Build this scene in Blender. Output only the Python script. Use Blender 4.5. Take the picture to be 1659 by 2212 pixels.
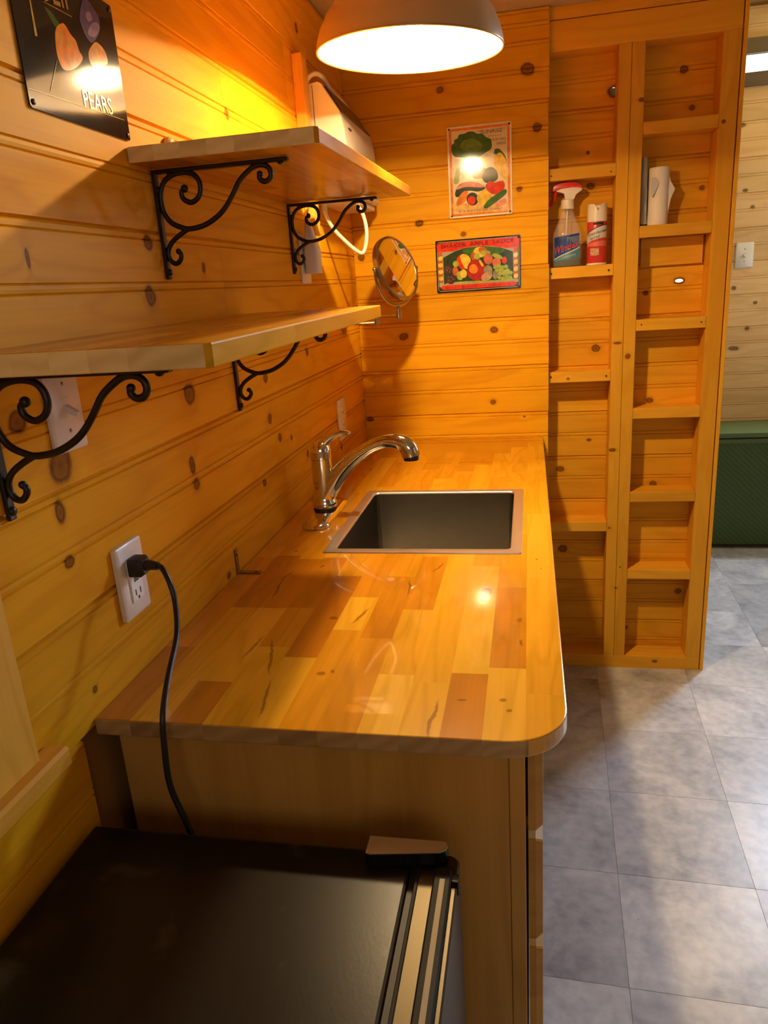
import bpy, bmesh, math, random
from mathutils import Vector, Matrix

# ------------------------------------------------------------------ scene, camera, light
for _o in list(bpy.data.objects):
    bpy.data.objects.remove(_o, do_unlink=True)
SC = bpy.context.scene
COL = SC.collection
random.seed(11)
PI = math.pi

cam_data = bpy.data.cameras.new('camera')
cam_data.sensor_fit = 'VERTICAL'
cam_data.sensor_height = 36.0
cam_data.lens = 1578.48 / 2212 * 36.0
cam_data.clip_start = 0.02
cam = bpy.data.objects.new('camera', cam_data)
COL.objects.link(cam)
_r, _f, _u = Vector((0.980491, 0.185619, -0.064683)), Vector((-0.196475, 0.935483, -0.293717)), Vector((0.00599, 0.300695, 0.953702))
cam.matrix_world = Matrix(((_r.x, _u.x, -_f.x, 0.589637), (_r.y, _u.y, -_f.y, -2.599246), (_r.z, _u.z, -_f.z, 1.453959), (0, 0, 0, 1)))
SC.camera = cam

SC.view_settings.view_transform = 'Standard'
SC.view_settings.look = 'None'
SC.view_settings.gamma = 1.0
SC.view_settings.use_curve_mapping = False
SC.view_settings.exposure = 0.0
SC.cycles.use_adaptive_sampling = True
SC.cycles.adaptive_threshold = 0.18
SC.cycles.adaptive_min_samples = 16

world = bpy.data.worlds.new('daylight')
SC.world = world
world.use_nodes = True
world.node_tree.nodes['Background'].inputs[0].default_value = (0.80, 0.90, 1.0, 1)
world.node_tree.nodes['Background'].inputs[1].default_value = 0.12

LAMP_POWER = 2200.0          # emission strength of the pendant bulb
LAMP_COLOR = (1.0, 0.70, 0.36)
DAY = (0.56, 0.73, 1.0)


def window_light(name, center, direction, sx, sy, watts, color=DAY):
    ld = bpy.data.lights.new(name, 'AREA')
    ld.shape = 'RECTANGLE'
    ld.size, ld.size_y = sx, sy
    ld.energy = watts
    ld.color = color
    o = bpy.data.objects.new(name, ld)
    COL.objects.link(o)
    o.location = center
    o.rotation_euler = Vector(direction).to_track_quat('-Z', 'Y').to_euler()
    return o


# daylight entering by the windows, plus one added fill (each sits in a window opening built below)
window_light('daylight_far_window', (2.42, 1.655, 2.28), (0, -1, 0), 0.40, 0.60, 104)
window_light('daylight_front_window', (0.95, -3.86, 1.70), (0, 1, 0), 1.10, 0.72, 4.8, (1.0, 0.86, 0.72))
window_light('added_far_side_fill', (2.78, .95, 1.50), (-1, 0, 0), 0.60, 0.90, 6)  # added fill to brighten the far wall, from an invented opening
window_light('daylight_side_window', (2.74, -1.55, 1.45), (-1, 0, 0), 0.80, 0.90, 0.5, (1.0, 0.94, 0.85))

# ------------------------------------------------------------------ helpers


class MB:
    """collects vertices and faces, then becomes one mesh"""

    def __init__(s):
        s.v, s.f, s.m = [], [], []

    def add(s, vs, fs, mi=0):
        b = len(s.v)
        s.v += [tuple(q) for q in vs]
        s.f += [[i + b for i in q] for q in fs]
        s.m += [mi] * len(fs)
        return s

    def box(s, a, b, mi=0):
        (x0, y0, z0), (x1, y1, z1) = a, b
        s.add([(x0, y0, z0), (x1, y0, z0), (x1, y1, z0), (x0, y1, z0), (x0, y0, z1), (x1, y0, z1), (x1, y1, z1), (x0, y1, z1)],
              [(0, 3, 2, 1), (4, 5, 6, 7), (0, 1, 5, 4), (1, 2, 6, 5), (2, 3, 7, 6), (3, 0, 4, 7)], mi)
        return s

    def loft(s, loops, mi=0, cap0=True, cap1=True, closed=True):
        n = len(loops[0])
        vs = [p for l in loops for p in l]
        fs = []
        for i in range(len(loops) - 1):
            for j in range(n if closed else n - 1):
                k = (j + 1) % n
                fs.append((i * n + j, i * n + k, (i + 1) * n + k, (i + 1) * n + j))
        if cap0:
            fs.append(tuple(reversed(range(n))))
        if cap1:
            fs.append(tuple(range((len(loops) - 1) * n, len(loops) * n)))
        return s.add(vs, fs, mi)

    def lathe(s, prof, n=24, c=(0, 0, 0), sx=1.0, sy=1.0, mi=0, cap0=True, cap1=True):
        loops = [[(c[0] + r * sx * math.cos(2 * PI * j / n), c[1] + r * sy * math.sin(2 * PI * j / n), c[2] + z) for j in range(n)] for r, z in prof]
        return s.loft(loops, mi, cap0, cap1)

    def tube(s, pts, rad, n=10, mi=0, up=None, flat=1.0):
        pts = [Vector(p) for p in pts]
        rs = rad if isinstance(rad, (list, tuple)) else [rad] * len(pts)
        loops = []
        ref = Vector(up) if up else None
        t0 = (pts[1] - pts[0]).normalized()
        a = ref if ref else t0.orthogonal().normalized()
        for i, p in enumerate(pts):
            t = (pts[min(i + 1, len(pts) - 1)] - pts[max(i - 1, 0)]).normalized()
            a = (a - t * a.dot(t)).normalized()
            b = t.cross(a)
            loops.append([p + (a * math.cos(2 * PI * j / n) * flat + b * math.sin(2 * PI * j / n)) * rs[i] for j in range(n)])
        return s.loft(loops, mi)

    def ball(s, c, r, n=10, mi=0, sx=1, sy=1, sz=1):
        prof = [(max(r * math.sin(PI * i / n), r * 0.02), -r * math.cos(PI * i / n) * sz) for i in range(n + 1)]
        return s.lathe(prof, n * 2, c, sx, sy, mi)

    def prism(s, poly, z0, z1, mi=0):
        n = len(poly)
        return s.loft([[(x, y, z0) for x, y in poly], [(x, y, z1) for x, y in poly]], mi)

    def xform(s, M):
        s.v = [tuple(M @ Vector(p)) for p in s.v]
        return s

    def mesh(s, name, mats, smooth=False, bevel=0.0, segs=1, angle=40):
        me = bpy.data.meshes.new(name)
        me.from_pydata(s.v, [], s.f)
        for m in (mats if isinstance(mats, (list, tuple)) else [mats]):
            me.materials.append(m)
        for p, i in zip(me.polygons, s.m):
            p.material_index = i
        bm = bmesh.new()
        bm.from_mesh(me)
        if bevel > 0:
            es = [e for e in bm.edges if len(e.link_faces) == 2 and e.calc_face_angle(0) > 0.6]
            bmesh.ops.bevel(bm, geom=es, offset=bevel, segments=segs, profile=0.6, affect='EDGES', clamp_overlap=True)
        bmesh.ops.recalc_face_normals(bm, faces=bm.faces)
        bm.to_mesh(me)
        bm.free()
        if smooth:
            for p in me.polygons:
                p.use_smooth = True
            try:
                me.set_sharp_from_angle(angle=math.radians(angle))
            except Exception:
                pass
        return me


def link(name, me, parent=None, M=None):
    o = bpy.data.objects.new(name, me)
    COL.objects.link(o)
    if parent is not None:
        o.parent = parent
        pm = PW[parent.name]
        o.matrix_parent_inverse = pm.inverted()
    o.matrix_basis = M if M is not None else Matrix.Identity(4)
    PW[o.name] = o.matrix_basis.copy()
    return o


PW = {}   # world matrix of every object made here


def empty(name, loc):
    o = link(name, None, None, Matrix.Translation(Vector(loc)))
    o.empty_display_size = 0.05
    return o


def tag(o, label, cat, group=None):
    o['label'] = label
    o['category'] = cat
    if group:
        o['group'] = group
    return o


def thing(name, label, cat, loc, group=None):
    return tag(empty(name, loc), label, cat, group)


def struct(o, label=None, cat=None):
    o['kind'] = 'structure'
    if label:
        o['label'] = label
        o['category'] = cat
    return o


def frame(origin, X, Y):
    X, Y = Vector(X).normalized(), Vector(Y).normalized()
    Z = X.cross(Y)
    M = Matrix.Identity(4)
    for i, c in enumerate((X, Y, Z)):
        for r in range(3):
            M[r][i] = c[r]
    M.translation = Vector(origin)
    return M


_cache = {}


def beam(name, parent, origin, X, Y, size, mat, bevel=0.0012):
    """a piece of timber: local X runs with the grain, Y across, Z = X x Y"""
    key = (tuple(round(q, 4) for q in size), mat.name, bevel)
    if key not in _cache:
        _cache[key] = MB().box((0, 0, 0), size).mesh(name, mat, bevel=bevel)
    return link(name, _cache[key], parent, frame(origin, X, Y))


def catmull(pts, k=6, closed=False):
    P = [Vector(p) for p in pts]
    n = len(P)
    out = []
    rng = range(n) if closed else range(n - 1)
    for i in rng:
        if closed:
            a, b, c, d = P[i - 1], P[i], P[(i + 1) % n], P[(i + 2) % n]
        else:
            a, b, c, d = P[max(i - 1, 0)], P[i], P[i + 1], P[min(i + 2, n - 1)]
        for j in range(k):
            t = j / k
            out.append(0.5 * ((2 * b) + (c - a) * t + (2 * a - 5 * b + 4 * c - d) * t * t + (3 * b - a - 3 * c + d) * t ** 3))
    if not closed:
        out.append(P[-1])
    return out


def rrect(x0, y0, x1, y1, r, n=4):
    out = []
    for cx, cy, a0 in ((x1 - r, y1 - r, 0), (x0 + r, y1 - r, PI / 2), (x0 + r, y0 + r, PI), (x1 - r, y0 + r, 1.5 * PI)):
        for i in range(n + 1):
            a = a0 + PI / 2 * i / n
            out.append((cx + r * math.cos(a), cy + r * math.sin(a)))
    return out


def text_mesh(txt, size, mat, width=None, depth=0.0002, squeeze=None, shear=0.0):
    cu = bpy.data.curves.new('lettering', 'FONT')
    cu.body = txt
    cu.size = size
    cu.extrude = depth
    cu.resolution_u = 3
    cu.shear = shear
    o = bpy.data.objects.new('lettering', cu)
    COL.objects.link(o)
    bpy.context.view_layer.update()
    me = bpy.data.meshes.new_from_object(o.evaluated_get(bpy.context.evaluated_depsgraph_get()))
    bpy.data.objects.remove(o, do_unlink=True)
    bpy.data.curves.remove(cu)
    xs = [v.co.x for v in me.vertices]
    if width and xs:
        k = width / (max(xs) - min(xs))
        x0 = min(xs)
        for v in me.vertices:
            v.co.x = (v.co.x - x0) * k
    me.materials.clear()
    me.materials.append(mat)
    return me


# ------------------------------------------------------------------ materials


def new_mat(name):
    m = bpy.data.materials.new(name)
    m.use_nodes = True
    nt = m.node_tree
    return m, nt, nt.nodes['Principled BSDF']


def N(nt, t, **kw):
    n = nt.nodes.new(t)
    for k, v in kw.items():
        setattr(n, k, v)
    return n


def math_node(nt, op, a, b=None, c=None, clamp=False):
    n = N(nt, 'ShaderNodeMath', operation=op, use_clamp=clamp)
    for i, x in enumerate((a, b, c)):
        if x is None:
            continue
        if isinstance(x, (int, float)):
            n.inputs[i].default_value = x
        else:
            nt.links.new(x, n.inputs[i])
    return n.outputs[0]


def ramp(nt, fac, stops):
    n = N(nt, 'ShaderNodeValToRGB')
    el = n.color_ramp.elements
    while len(el) < len(stops):
        el.new(0.5)
    for e, (p, c) in zip(el, stops):
        e.position = p
        e.color = tuple(c) + (1,)
    nt.links.new(fac, n.inputs[0])
    return n.outputs[0]


def mixc(nt, fac, a, b, mode='MIX'):
    n = N(nt, 'ShaderNodeMix', data_type='RGBA', blend_type=mode)
    for s, x in ((0, fac), (6, a), (7, b)):
        if isinstance(x, (int, float)):
            n.inputs[s].default_value = x
        elif isinstance(x, tuple):
            n.inputs[s].default_value = x + (1,) if len(x) == 3 else x
        else:
            nt.links.new(x, n.inputs[s])
    return n.outputs[2]


def plain(name, col, rough=0.5, metal=0.0, coat=0.0, spec=0.5, bump=0.0, bscale=60.0, vary=0.0):
    m, nt, b = new_mat(name)
    b.inputs['Base Color'].default_value = tuple(col) + (1,)
    b.inputs['Roughness'].default_value = rough
    b.inputs['Metallic'].default_value = metal
    b.inputs['Coat Weight'].default_value = coat
    b.inputs['Coat Roughness'].default_value = 0.06
    b.inputs['Specular IOR Level'].default_value = spec
    if bump or vary:
        tc = N(nt, 'ShaderNodeTexCoord')
        no = N(nt, 'ShaderNodeTexNoise')
        no.inputs['Scale'].default_value = bscale
        no.inputs['Detail'].default_value = 4
        nt.links.new(tc.outputs['Object'], no.inputs['Vector'])
        if bump:
            bp = N(nt, 'ShaderNodeBump')
            bp.inputs['Strength'].default_value = bump
            bp.inputs['Distance'].default_value = 0.002
            nt.links.new(no.outputs[0], bp.inputs['Height'])
            nt.links.new(bp.outputs[0], b.inputs['Normal'])
        if vary:
            c2 = tuple(min(1, q * (1 + vary)) for q in col)
            c1 = tuple(q * (1 - vary) for q in col)
            nt.links.new(ramp(nt, no.outputs[0], [(0.3, c1), (0.7, c2)]), b.inputs['Base Color'])
    return m


def wood(name, light, dark, knots=(), rough=0.55, coat=0.0, coat_rough=0.15, tone=0.12, grain=1.0, by_color=None, bump=0.12, marks=(), spec=0.10):
    """pine or hardwood: grain along local X; knots are given in world space as (centre, radii)"""
    m, nt, b = new_mat(name)
    L = nt.links.new
    tc = N(nt, 'ShaderNodeTexCoord')
    oi = N(nt, 'ShaderNodeObjectInfo')
    geo = N(nt, 'ShaderNodeNewGeometry')
    off = N(nt, 'ShaderNodeCombineXYZ')
    r1 = math_node(nt, 'MULTIPLY', oi.outputs['Random'], 37.0)
    r2 = math_node(nt, 'MULTIPLY', oi.outputs['Random'], 11.3)
    L(r1, off.inputs[0]); L(r2, off.inputs[1]); L(r1, off.inputs[2])
    ad = N(nt, 'ShaderNodeVectorMath', operation='ADD')
    L(tc.outputs['Object'], ad.inputs[0]); L(off.outputs[0], ad.inputs[1])
    sc1 = N(nt, 'ShaderNodeVectorMath', operation='MULTIPLY')
    sc1.inputs[1].default_value = (1.1 * grain, 7.5 * grain, 7.5 * grain)
    L(ad.outputs[0], sc1.inputs[0])
    n1 = N(nt, 'ShaderNodeTexNoise')
    n1.inputs['Scale'].default_value = 1.0
    n1.inputs['Detail'].default_value = 2.0
    n1.inputs['Distortion'].default_value = 0.35
    L(sc1.outputs[0], n1.inputs['Vector'])
    sc2 = N(nt, 'ShaderNodeVectorMath', operation='MULTIPLY')
    sc2.inputs[1].default_value = (5.0, 170.0, 170.0)
    L(ad.outputs[0], sc2.inputs[0])
    n2 = N(nt, 'ShaderNodeTexNoise')
    n2.inputs['Scale'].default_value = 1.0
    n2.inputs['Detail'].default_value = 3.0
    L(sc2.outputs[0], n2.inputs['Vector'])
    phase = math_node(nt, 'MULTIPLY', n1.outputs[0], 46.0)
    dmin = None
    for c, rad in knots:
        s = N(nt, 'ShaderNodeVectorMath', operation='SUBTRACT')
        L(geo.outputs['Position'], s.inputs[0])
        s.inputs[1].default_value = c
        q = N(nt, 'ShaderNodeVectorMath', operation='MULTIPLY')
        q.inputs[1].default_value = tuple(0.0 if x == 0 else 1.0 / x for x in rad)
        L(s.outputs[0], q.inputs[0])
        l = N(nt, 'ShaderNodeVectorMath', operation='LENGTH')
        L(q.outputs[0], l.inputs[0])
        dmin = l.outputs['Value'] if dmin is None else math_node(nt, 'SMOOTH_MIN', dmin, l.outputs['Value'], 0.3)
    if dmin is not None:
        wob = N(nt, 'ShaderNodeTexNoise')
        wob.inputs['Scale'].default_value = 45.0
        L(geo.outputs['Position'], wob.inputs['Vector'])
        dmin = math_node(nt, 'ADD', dmin, math_node(nt, 'MULTIPLY', math_node(nt, 'SUBTRACT', wob.outputs[0], 0.5), 0.7))
        phase = math_node(nt, 'ADD', phase, math_node(nt, 'DIVIDE', 9.0, math_node(nt, 'ADD', dmin, 0.6)))
    ring = math_node(nt, 'ADD', math_node(nt, 'MULTIPLY', math_node(nt, 'SINE', phase), 0.5), 0.5)
    ring = math_node(nt, 'POWER', ring, 2.2)
    g = math_node(nt, 'ADD', math_node(nt, 'MULTIPLY', ring, 0.30), math_node(nt, 'MULTIPLY', n2.outputs[0], 0.45))
    g = math_node(nt, 'ADD', g, math_node(nt, 'MULTIPLY', math_node(nt, 'SUBTRACT', n1.outputs[0], 0.5), 0.9), clamp=True)
    if by_color:
        base = ramp(nt, oi.outputs['Color'], by_color)
        hs0 = N(nt, 'ShaderNodeHueSaturation')
        L(base, hs0.inputs['Color'])
        hs0.inputs['Value'].default_value = 0.62
        hs0.inputs['Saturation'].default_value = 1.08
        col = mixc(nt, g, base, hs0.outputs[0])
    else:
        col = ramp(nt, g, [(0.12, light), (0.85, dark)])
    if tone:
        hs = N(nt, 'ShaderNodeHueSaturation')
        L(math_node(nt, 'ADD', math_node(nt, 'MULTIPLY', oi.outputs['Random'], 2 * tone), 1 - tone), hs.inputs['Value'])
        L(col, hs.inputs['Color'])
        col = hs.outputs[0]
    if dmin is not None:
        halo = math_node(nt, 'SUBTRACT', 1.0, math_node(nt, 'DIVIDE', math_node(nt, 'SUBTRACT', dmin, 0.9), 1.3), clamp=True)
        halo = math_node(nt, 'MULTIPLY', math_node(nt, 'MULTIPLY', halo, halo), 0.35)
        col = mixc(nt, halo, col, tuple(min(1, q * 0.55) for q in dark))
        kin = N(nt, 'ShaderNodeMapRange')
        kin.interpolation_type = 'SMOOTHSTEP'
        kin.inputs[1].default_value = 1.18
        kin.inputs[2].default_value = 0.80
        L(dmin, kin.inputs[0])
        kc = ramp(nt, math_node(nt, 'ADD', dmin, math_node(nt, 'MULTIPLY', ring, 0.10)), [(0.10, (0.36, 0.28, 0.24)), (0.55, (0.50, 0.42, 0.38)), (0.80, (0.26, 0.19, 0.16)), (0.95, (0.42, 0.34, 0.30))])
        col = mixc(nt, kin.outputs[0], col, mixc(nt, 1.0, col, kc, 'MULTIPLY'))
    if marks:
        mm = None
        wb = N(nt, 'ShaderNodeTexNoise')
        wb.inputs['Scale'].default_value = 38.0
        wb.inputs['Detail'].default_value = 3.0
        L(geo.outputs['Position'], wb.inputs['Vector'])
        wv = N(nt, 'ShaderNodeVectorMath', operation='SCALE')
        L(wb.outputs['Color'], wv.inputs[0])
        wv.inputs['Scale'].default_value = 0.012
        wp = N(nt, 'ShaderNodeVectorMath', operation='ADD')
        L(geo.outputs['Position'], wp.inputs[0]); L(wv.outputs[0], wp.inputs[1])
        for (cx, cy, hx, hy, rot) in marks:
            vr = N(nt, 'ShaderNodeVectorRotate', rotation_type='Z_AXIS')
            vr.inputs['Center'].default_value = (cx + 0.006, cy + 0.006, 0.914)
            vr.inputs['Angle'].default_value = rot
            L(wp.outputs[0], vr.inputs['Vector'])
            s = N(nt, 'ShaderNodeVectorMath', operation='SUBTRACT')
            L(vr.outputs[0], s.inputs[0])
            s.inputs[1].default_value = (cx + 0.006, cy + 0.006, 0.914)
            q = N(nt, 'ShaderNodeVectorMath', operation='MULTIPLY')
            q.inputs[1].default_value = (1.7 / hx, 1.2 / hy, 0)
            L(s.outputs[0], q.inputs[0])
            l = N(nt, 'ShaderNodeVectorMath', operation='LENGTH')
            L(q.outputs[0], l.inputs[0])
            mm = l.outputs['Value'] if mm is None else math_node(nt, 'MINIMUM', mm, l.outputs['Value'])
        k = N(nt, 'ShaderNodeMapRange')
        k.interpolation_type = 'SMOOTHSTEP'
        k.inputs[1].default_value = 1.25
        k.inputs[2].default_value = 0.55
        L(mm, k.inputs[0])
        col = mixc(nt, math_node(nt, 'MULTIPLY', k.outputs[0], 0.62), col, (0.12, 0.035, 0.004))
    L(col, b.inputs['Base Color'])
    b.inputs['Roughness'].default_value = rough
    b.inputs['Coat Weight'].default_value = coat
    b.inputs['Coat Roughness'].default_value = coat_rough
    b.inputs['Specular IOR Level'].default_value = spec
    bp = N(nt, 'ShaderNodeBump')
    bp.inputs['Strength'].default_value = bump
    bp.inputs['Distance'].default_value = 0.0015
    L(g, bp.inputs['Height'])
    L(bp.outputs[0], b.inputs['Normal'])
    return m

PINE_L, PINE_D = (0.84, 0.405, 0.008), (0.68, 0.280, 0.004)


def kn(axis, lst):
    out = []
    for a, z, ra, rz in lst:
        out.append(((0, a, z), (0, ra, rz)) if axis == 'x' else ((a, 0, z), (ra, 0, rz)))
    return out


KN_LEFT = kn('x', [(-1.391, 1.296, .021, .020), (-1.479, 1.464, .017, .016), (-1.46, 1.545, .014, .013), (-1.261, 1.510, .008, .010), (-1.783, 1.262, .024, .024),
                   (-1.845, 1.330, .017, .014), (-1.802, 1.207, .010, .016), (-1.804, 1.138, .011, .009), (-1.805, .951, .006, .006), (-1.002, 1.275, .014, .012),
                   (-1.002, 1.180, .014, .012), (-.947, 1.125, .013, .011), (-1.421, 1.174, .011, .017), (-1.414, 1.137, .013, .011), (-1.081, 1.048, .011, .009),
                   (-.38, .976, .011, .012), (-1.053, 1.805, .010, .012), (-.861, 1.107, .008, .008), (-1.767, 1.513, .004, .012), (-.740, 1.037, .010, .012),
                   (-.485, 2.112, .014, .012), (-1.333, .926, .010, .007), (-.66, 1.30, .012, .010)])
KN_BACK = kn('y', [(.617, 1.901, .015, .014), (.561, 1.727, .009, .008), (.230, 1.650, .014, .011), (.377, 1.605, .009, .008), (.157, 1.283, .017, .013), (.472, 1.290, .014, .011),
                   (.024, 1.556, .012, .012), (.463, 1.043, .010, .009), (.016, .994, .012, .008), (.590, 2.065, .022, .018), (.316, 2.037, .012, .010), (.571, .987, .005, .003), (.45, 1.48, .004, .003)])
KN_BAY = kn('y', [(.790, 1.728, .013, .011), (.818, 1.201, .015, .013), (.699, .767, .014, .011), (.709, .452, .017, .015), (1.066, 2.038, .013, .012), (1.095, 1.929, .009, .008),
                  (1.139, 1.693, .009, .008), (1.005, 1.011, .013, .010), (1.028, .705, .014, .010), (1.137, .282, .013, .011), (.949, .125, .011, .009), (.800, .874, .008, .005),
                  (.781, 1.829, .006, .006), (.978, 1.377, .009, .008), (.858, 1.998, .021, .019), (1.083, 1.410, .020, .012)])
KN_FAR = kn('y', [(1.66, 1.80, .012, .008), (1.70, 1.72, .010, .008), (1.64, 1.33, .012, .01), (1.72, 1.12, .012, .010), (1.66, 1.02, .025, .012), (1.75, 1.25, .01, .008), (1.62, 2.10, .018, .01), (2.0, 1.5, .012, .01)])

M_PINE_LEFT = wood('pine_left', PINE_L, PINE_D, KN_LEFT)
M_PINE_BACK = wood('pine_back', PINE_L, PINE_D, KN_BACK)
M_PINE_BAY = wood('pine_bay', (0.82, 0.395, 0.020), (0.66, 0.275, 0.008), KN_BAY)
M_PINE_FAR = wood('pine_far', (0.88, 0.60, 0.28), (0.74, 0.46, 0.18), KN_FAR)
KN_STUD = kn('y', [(.882, 1.223, .014, .004), (.874, .855, .012, .006), (.916, 1.177, .009, .009), (.870, .566, .004, .004), (.899, .330, .005, .004), (.913, .413, .003, .003), (.932, 1.950, .010, .006), (1.171, 1.866, .006, .006), (.720, 1.110, .005, .004), (1.05, .030, .010, .006)])
M_STUD = wood('stud_pine', (0.82, 0.41, 0.030), (0.70, 0.31, 0.015), KN_STUD, rough=0.45)
M_TRIM = wood('trim_pine', (0.80, 0.42, 0.055), (0.66, 0.30, 0.025), rough=0.45, coat=0.1)
M_GREYTRIM = wood('weathered_trim', (0.20, 0.15, 0.09), (0.14, 0.10, 0.055), rough=0.6, coat=0.0)
M_PANEL = wood('cabinet_pine', (0.56, 0.31, 0.075), (0.42, 0.21, 0.04), rough=0.4, coat=0.2, tone=0.06, grain=0.7)
M_SLAB = plain('wall_core', (0.36, 0.17, 0.03), 0.7)
M_CEIL = plain('ceiling_paint', (0.52, 0.40, 0.18), 0.75, vary=0.05, bscale=3)
M_CEILFAR = wood('ceiling_far_wood', (0.50, 0.33, 0.12), (0.36, 0.22, 0.06), rough=0.6, coat=0)
M_WHITEWALL = plain('dim_pine_wall', (0.42, 0.24, 0.07), 0.6, vary=.15, bscale=8)


def floor_mat():
    m, nt, b = new_mat('stone_look_vinyl')
    L = nt.links.new
    tc, oi = N(nt, 'ShaderNodeTexCoord'), N(nt, 'ShaderNodeObjectInfo')
    off = N(nt, 'ShaderNodeCombineXYZ')
    r = math_node(nt, 'MULTIPLY', oi.outputs['Random'], 53.0)
    L(r, off.inputs[0]); L(math_node(nt, 'MULTIPLY', oi.outputs['Random'], 19.0), off.inputs[1])
    ad = N(nt, 'ShaderNodeVectorMath', operation='ADD')
    L(tc.outputs['Object'], ad.inputs[0]); L(off.outputs[0], ad.inputs[1])
    n1 = N(nt, 'ShaderNodeTexNoise')
    n1.inputs['Scale'].default_value = 5.0
    n1.inputs['Detail'].default_value = 7.0
    n1.inputs['Roughness'].default_value = 0.62
    n1.inputs['Distortion'].default_value = 0.5
    L(ad.outputs[0], n1.inputs['Vector'])
    n2 = N(nt, 'ShaderNodeTexNoise')
    n2.inputs['Scale'].default_value = 34.0
    n2.inputs['Detail'].default_value = 5.0
    L(ad.outputs[0], n2.inputs['Vector'])
    col = ramp(nt, n1.outputs[0], [(0.32, (0.23, 0.235, 0.24)), (0.46, (0.42, 0.425, 0.43)), (0.56, (0.54, 0.54, 0.535)), (0.70, (0.68, 0.67, 0.64))])
    col = mixc(nt, 0.35, col, ramp(nt, n2.outputs[0], [(0.35, (0.30, 0.295, 0.29)), (0.65, (0.62, 0.60, 0.57))]))
    v = N(nt, 'ShaderNodeTexVoronoi')
    v.inputs['Scale'].default_value = 26.0
    L(ad.outputs[0], v.inputs['Vector'])
    sp = N(nt, 'ShaderNodeMapRange')
    sp.inputs[1].default_value = 0.075
    sp.inputs[2].default_value = 0.05
    L(v.outputs['Distance'], sp.inputs[0])
    rare = math_node(nt, 'GREATER_THAN', math_node(nt, 'ADD', n1.outputs[0], 0.0), 0.60)
    col = mixc(nt, math_node(nt, 'MULTIPLY', math_node(nt, 'MULTIPLY', sp.outputs[0], rare), 0.6), col, (0.10, 0.09, 0.08))
    hs = N(nt, 'ShaderNodeHueSaturation')
    L(math_node(nt, 'ADD', math_node(nt, 'MULTIPLY', oi.outputs['Random'], 0.34), 0.84), hs.inputs['Value'])
    L(col, hs.inputs['Color'])
    L(hs.outputs[0], b.inputs['Base Color'])
    b.inputs['Roughness'].default_value = 0.36
    bp = N(nt, 'ShaderNodeBump')
    bp.inputs['Strength'].default_value = 0.12
    bp.inputs['Distance'].default_value = 0.001
    L(n2.outputs[0], bp.inputs['Height'])
    L(bp.outputs[0], b.inputs['Normal'])
    return m


M_FLOOR = floor_mat()
M_SEAM = plain('floor_seam', (0.24, 0.235, 0.22), 0.7)

# ------------------------------------------------------------------ the room
X_R, Y_F, Y_FAR, H, HF = 2.80, -3.90, 1.668, 2.229, 2.62

flo = struct(link('floor', MB().box((-.03, Y_F, -.06), (X_R, Y_FAR, -.0045)).mesh('floor', M_SEAM)))
T = 0.32
tile_me = MB().box((.0002, .0002, -.0045), (T - .0002, T - .0002, 0)).mesh('tile', M_FLOOR, bevel=0.0005)
ang = math.radians(-2.0)
tdx, tdy = Vector((math.cos(ang), math.sin(ang), 0)), Vector((-math.sin(ang), math.cos(ang), 0))
for i in range(-3, 7):
    for j in range(-11, 8):
        o = Vector((0.823, -0.395, 0)) + tdx * (i * T) + tdy * (j * T)
        c = o + tdx * T / 2 + tdy * T / 2
        if not (-.02 < c.x < X_R - .05 and Y_F + .1 < c.y < Y_FAR - .05):
            continue
        if c.x < .42 and -2.2 < c.y < 0:
            continue
        if c.x + .1 < .9 and c.y > .3:
            continue
        link('tile', tile_me, flo, frame(o, tdx, tdy))

ceil = struct(link('ceiling', MB().box((-.03, Y_F, H), (X_R, 0.128, H + .03)).mesh('ceiling', M_CEIL)))
ceil2 = struct(link('ceiling_far', MB().box((-.03, 0.098, HF), (X_R, Y_FAR + .03, HF + .03)).mesh('ceiling_far', M_CEILFAR)))
struct(link('wall_header', MB().box((1.222, 0.098, H + .0), (X_R, 0.128, HF)).mesh('wall_header', M_CEILFAR)))


def board_profile(h):
    c = h / 2
    return [(0, -.012), (0, -.0055), (.0028, 0), (c - .0078, 0), (c - .0062, -.0030), (c - .0044, -.0004), (c, .0002), (c + .0044, -.0004), (c + .0062, -.0030), (c + .0078, 0),
            (h - .0135, 0), (h - .0118, -.0030), (h - .0100, -.0004), (h - .0035, -.0002), (h - .0012, -.0045), (h, -.0055), (h, -.012)]


_bc = {}


def tg_board(parent, origin, X, length, h, mat):
    """one tongue-and-groove board with a bead at the joint and along its middle"""
    key = (round(length, 4), round(h, 4), mat.name)
    if key not in _bc:
        pr = board_profile(h)
        _bc[key] = MB().loft([[(0, y, z) for y, z in pr], [(length, y, z) for y, z in pr]]).mesh('board', mat)
    return link('board', _bc[key], parent, frame(origin, X, (0, 0, 1)))


# left wall
wl = struct(link('wall_left', MB().box((-.05, Y_F, 0), (-.0121, 0.02, H)).mesh('wall_left', M_SLAB)))
PL = 0.1648
for k in range(-7, 8):
    z = 1.0665 + PL * k
    h = PL
    if z < 0:
        h, z = PL + z, 0
    if z + h > H:
        h = H - z
    if h < .02:
        continue
    if z + h < .912:
        tg_board(wl, (0, Y_F, z), (0, 1, 0), -1.85 - Y_F, h, M_PINE_LEFT)
    else:
        cut = {2: -1.175, 4: -1.07, -1: -2.30, 1: -2.6, 5: -.62}.get(k)
        if cut:
            tg_board(wl, (0, Y_F, z), (0, 1, 0), cut - Y_F - .0006, h, M_PINE_LEFT)
            tg_board(wl, (0, cut, z), (0, 1, 0), -.001 - cut, h, M_PINE_LEFT)
        else:
            tg_board(wl, (0, Y_F, z), (0, 1, 0), -.001 - Y_F, h, M_PINE_LEFT)

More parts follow.
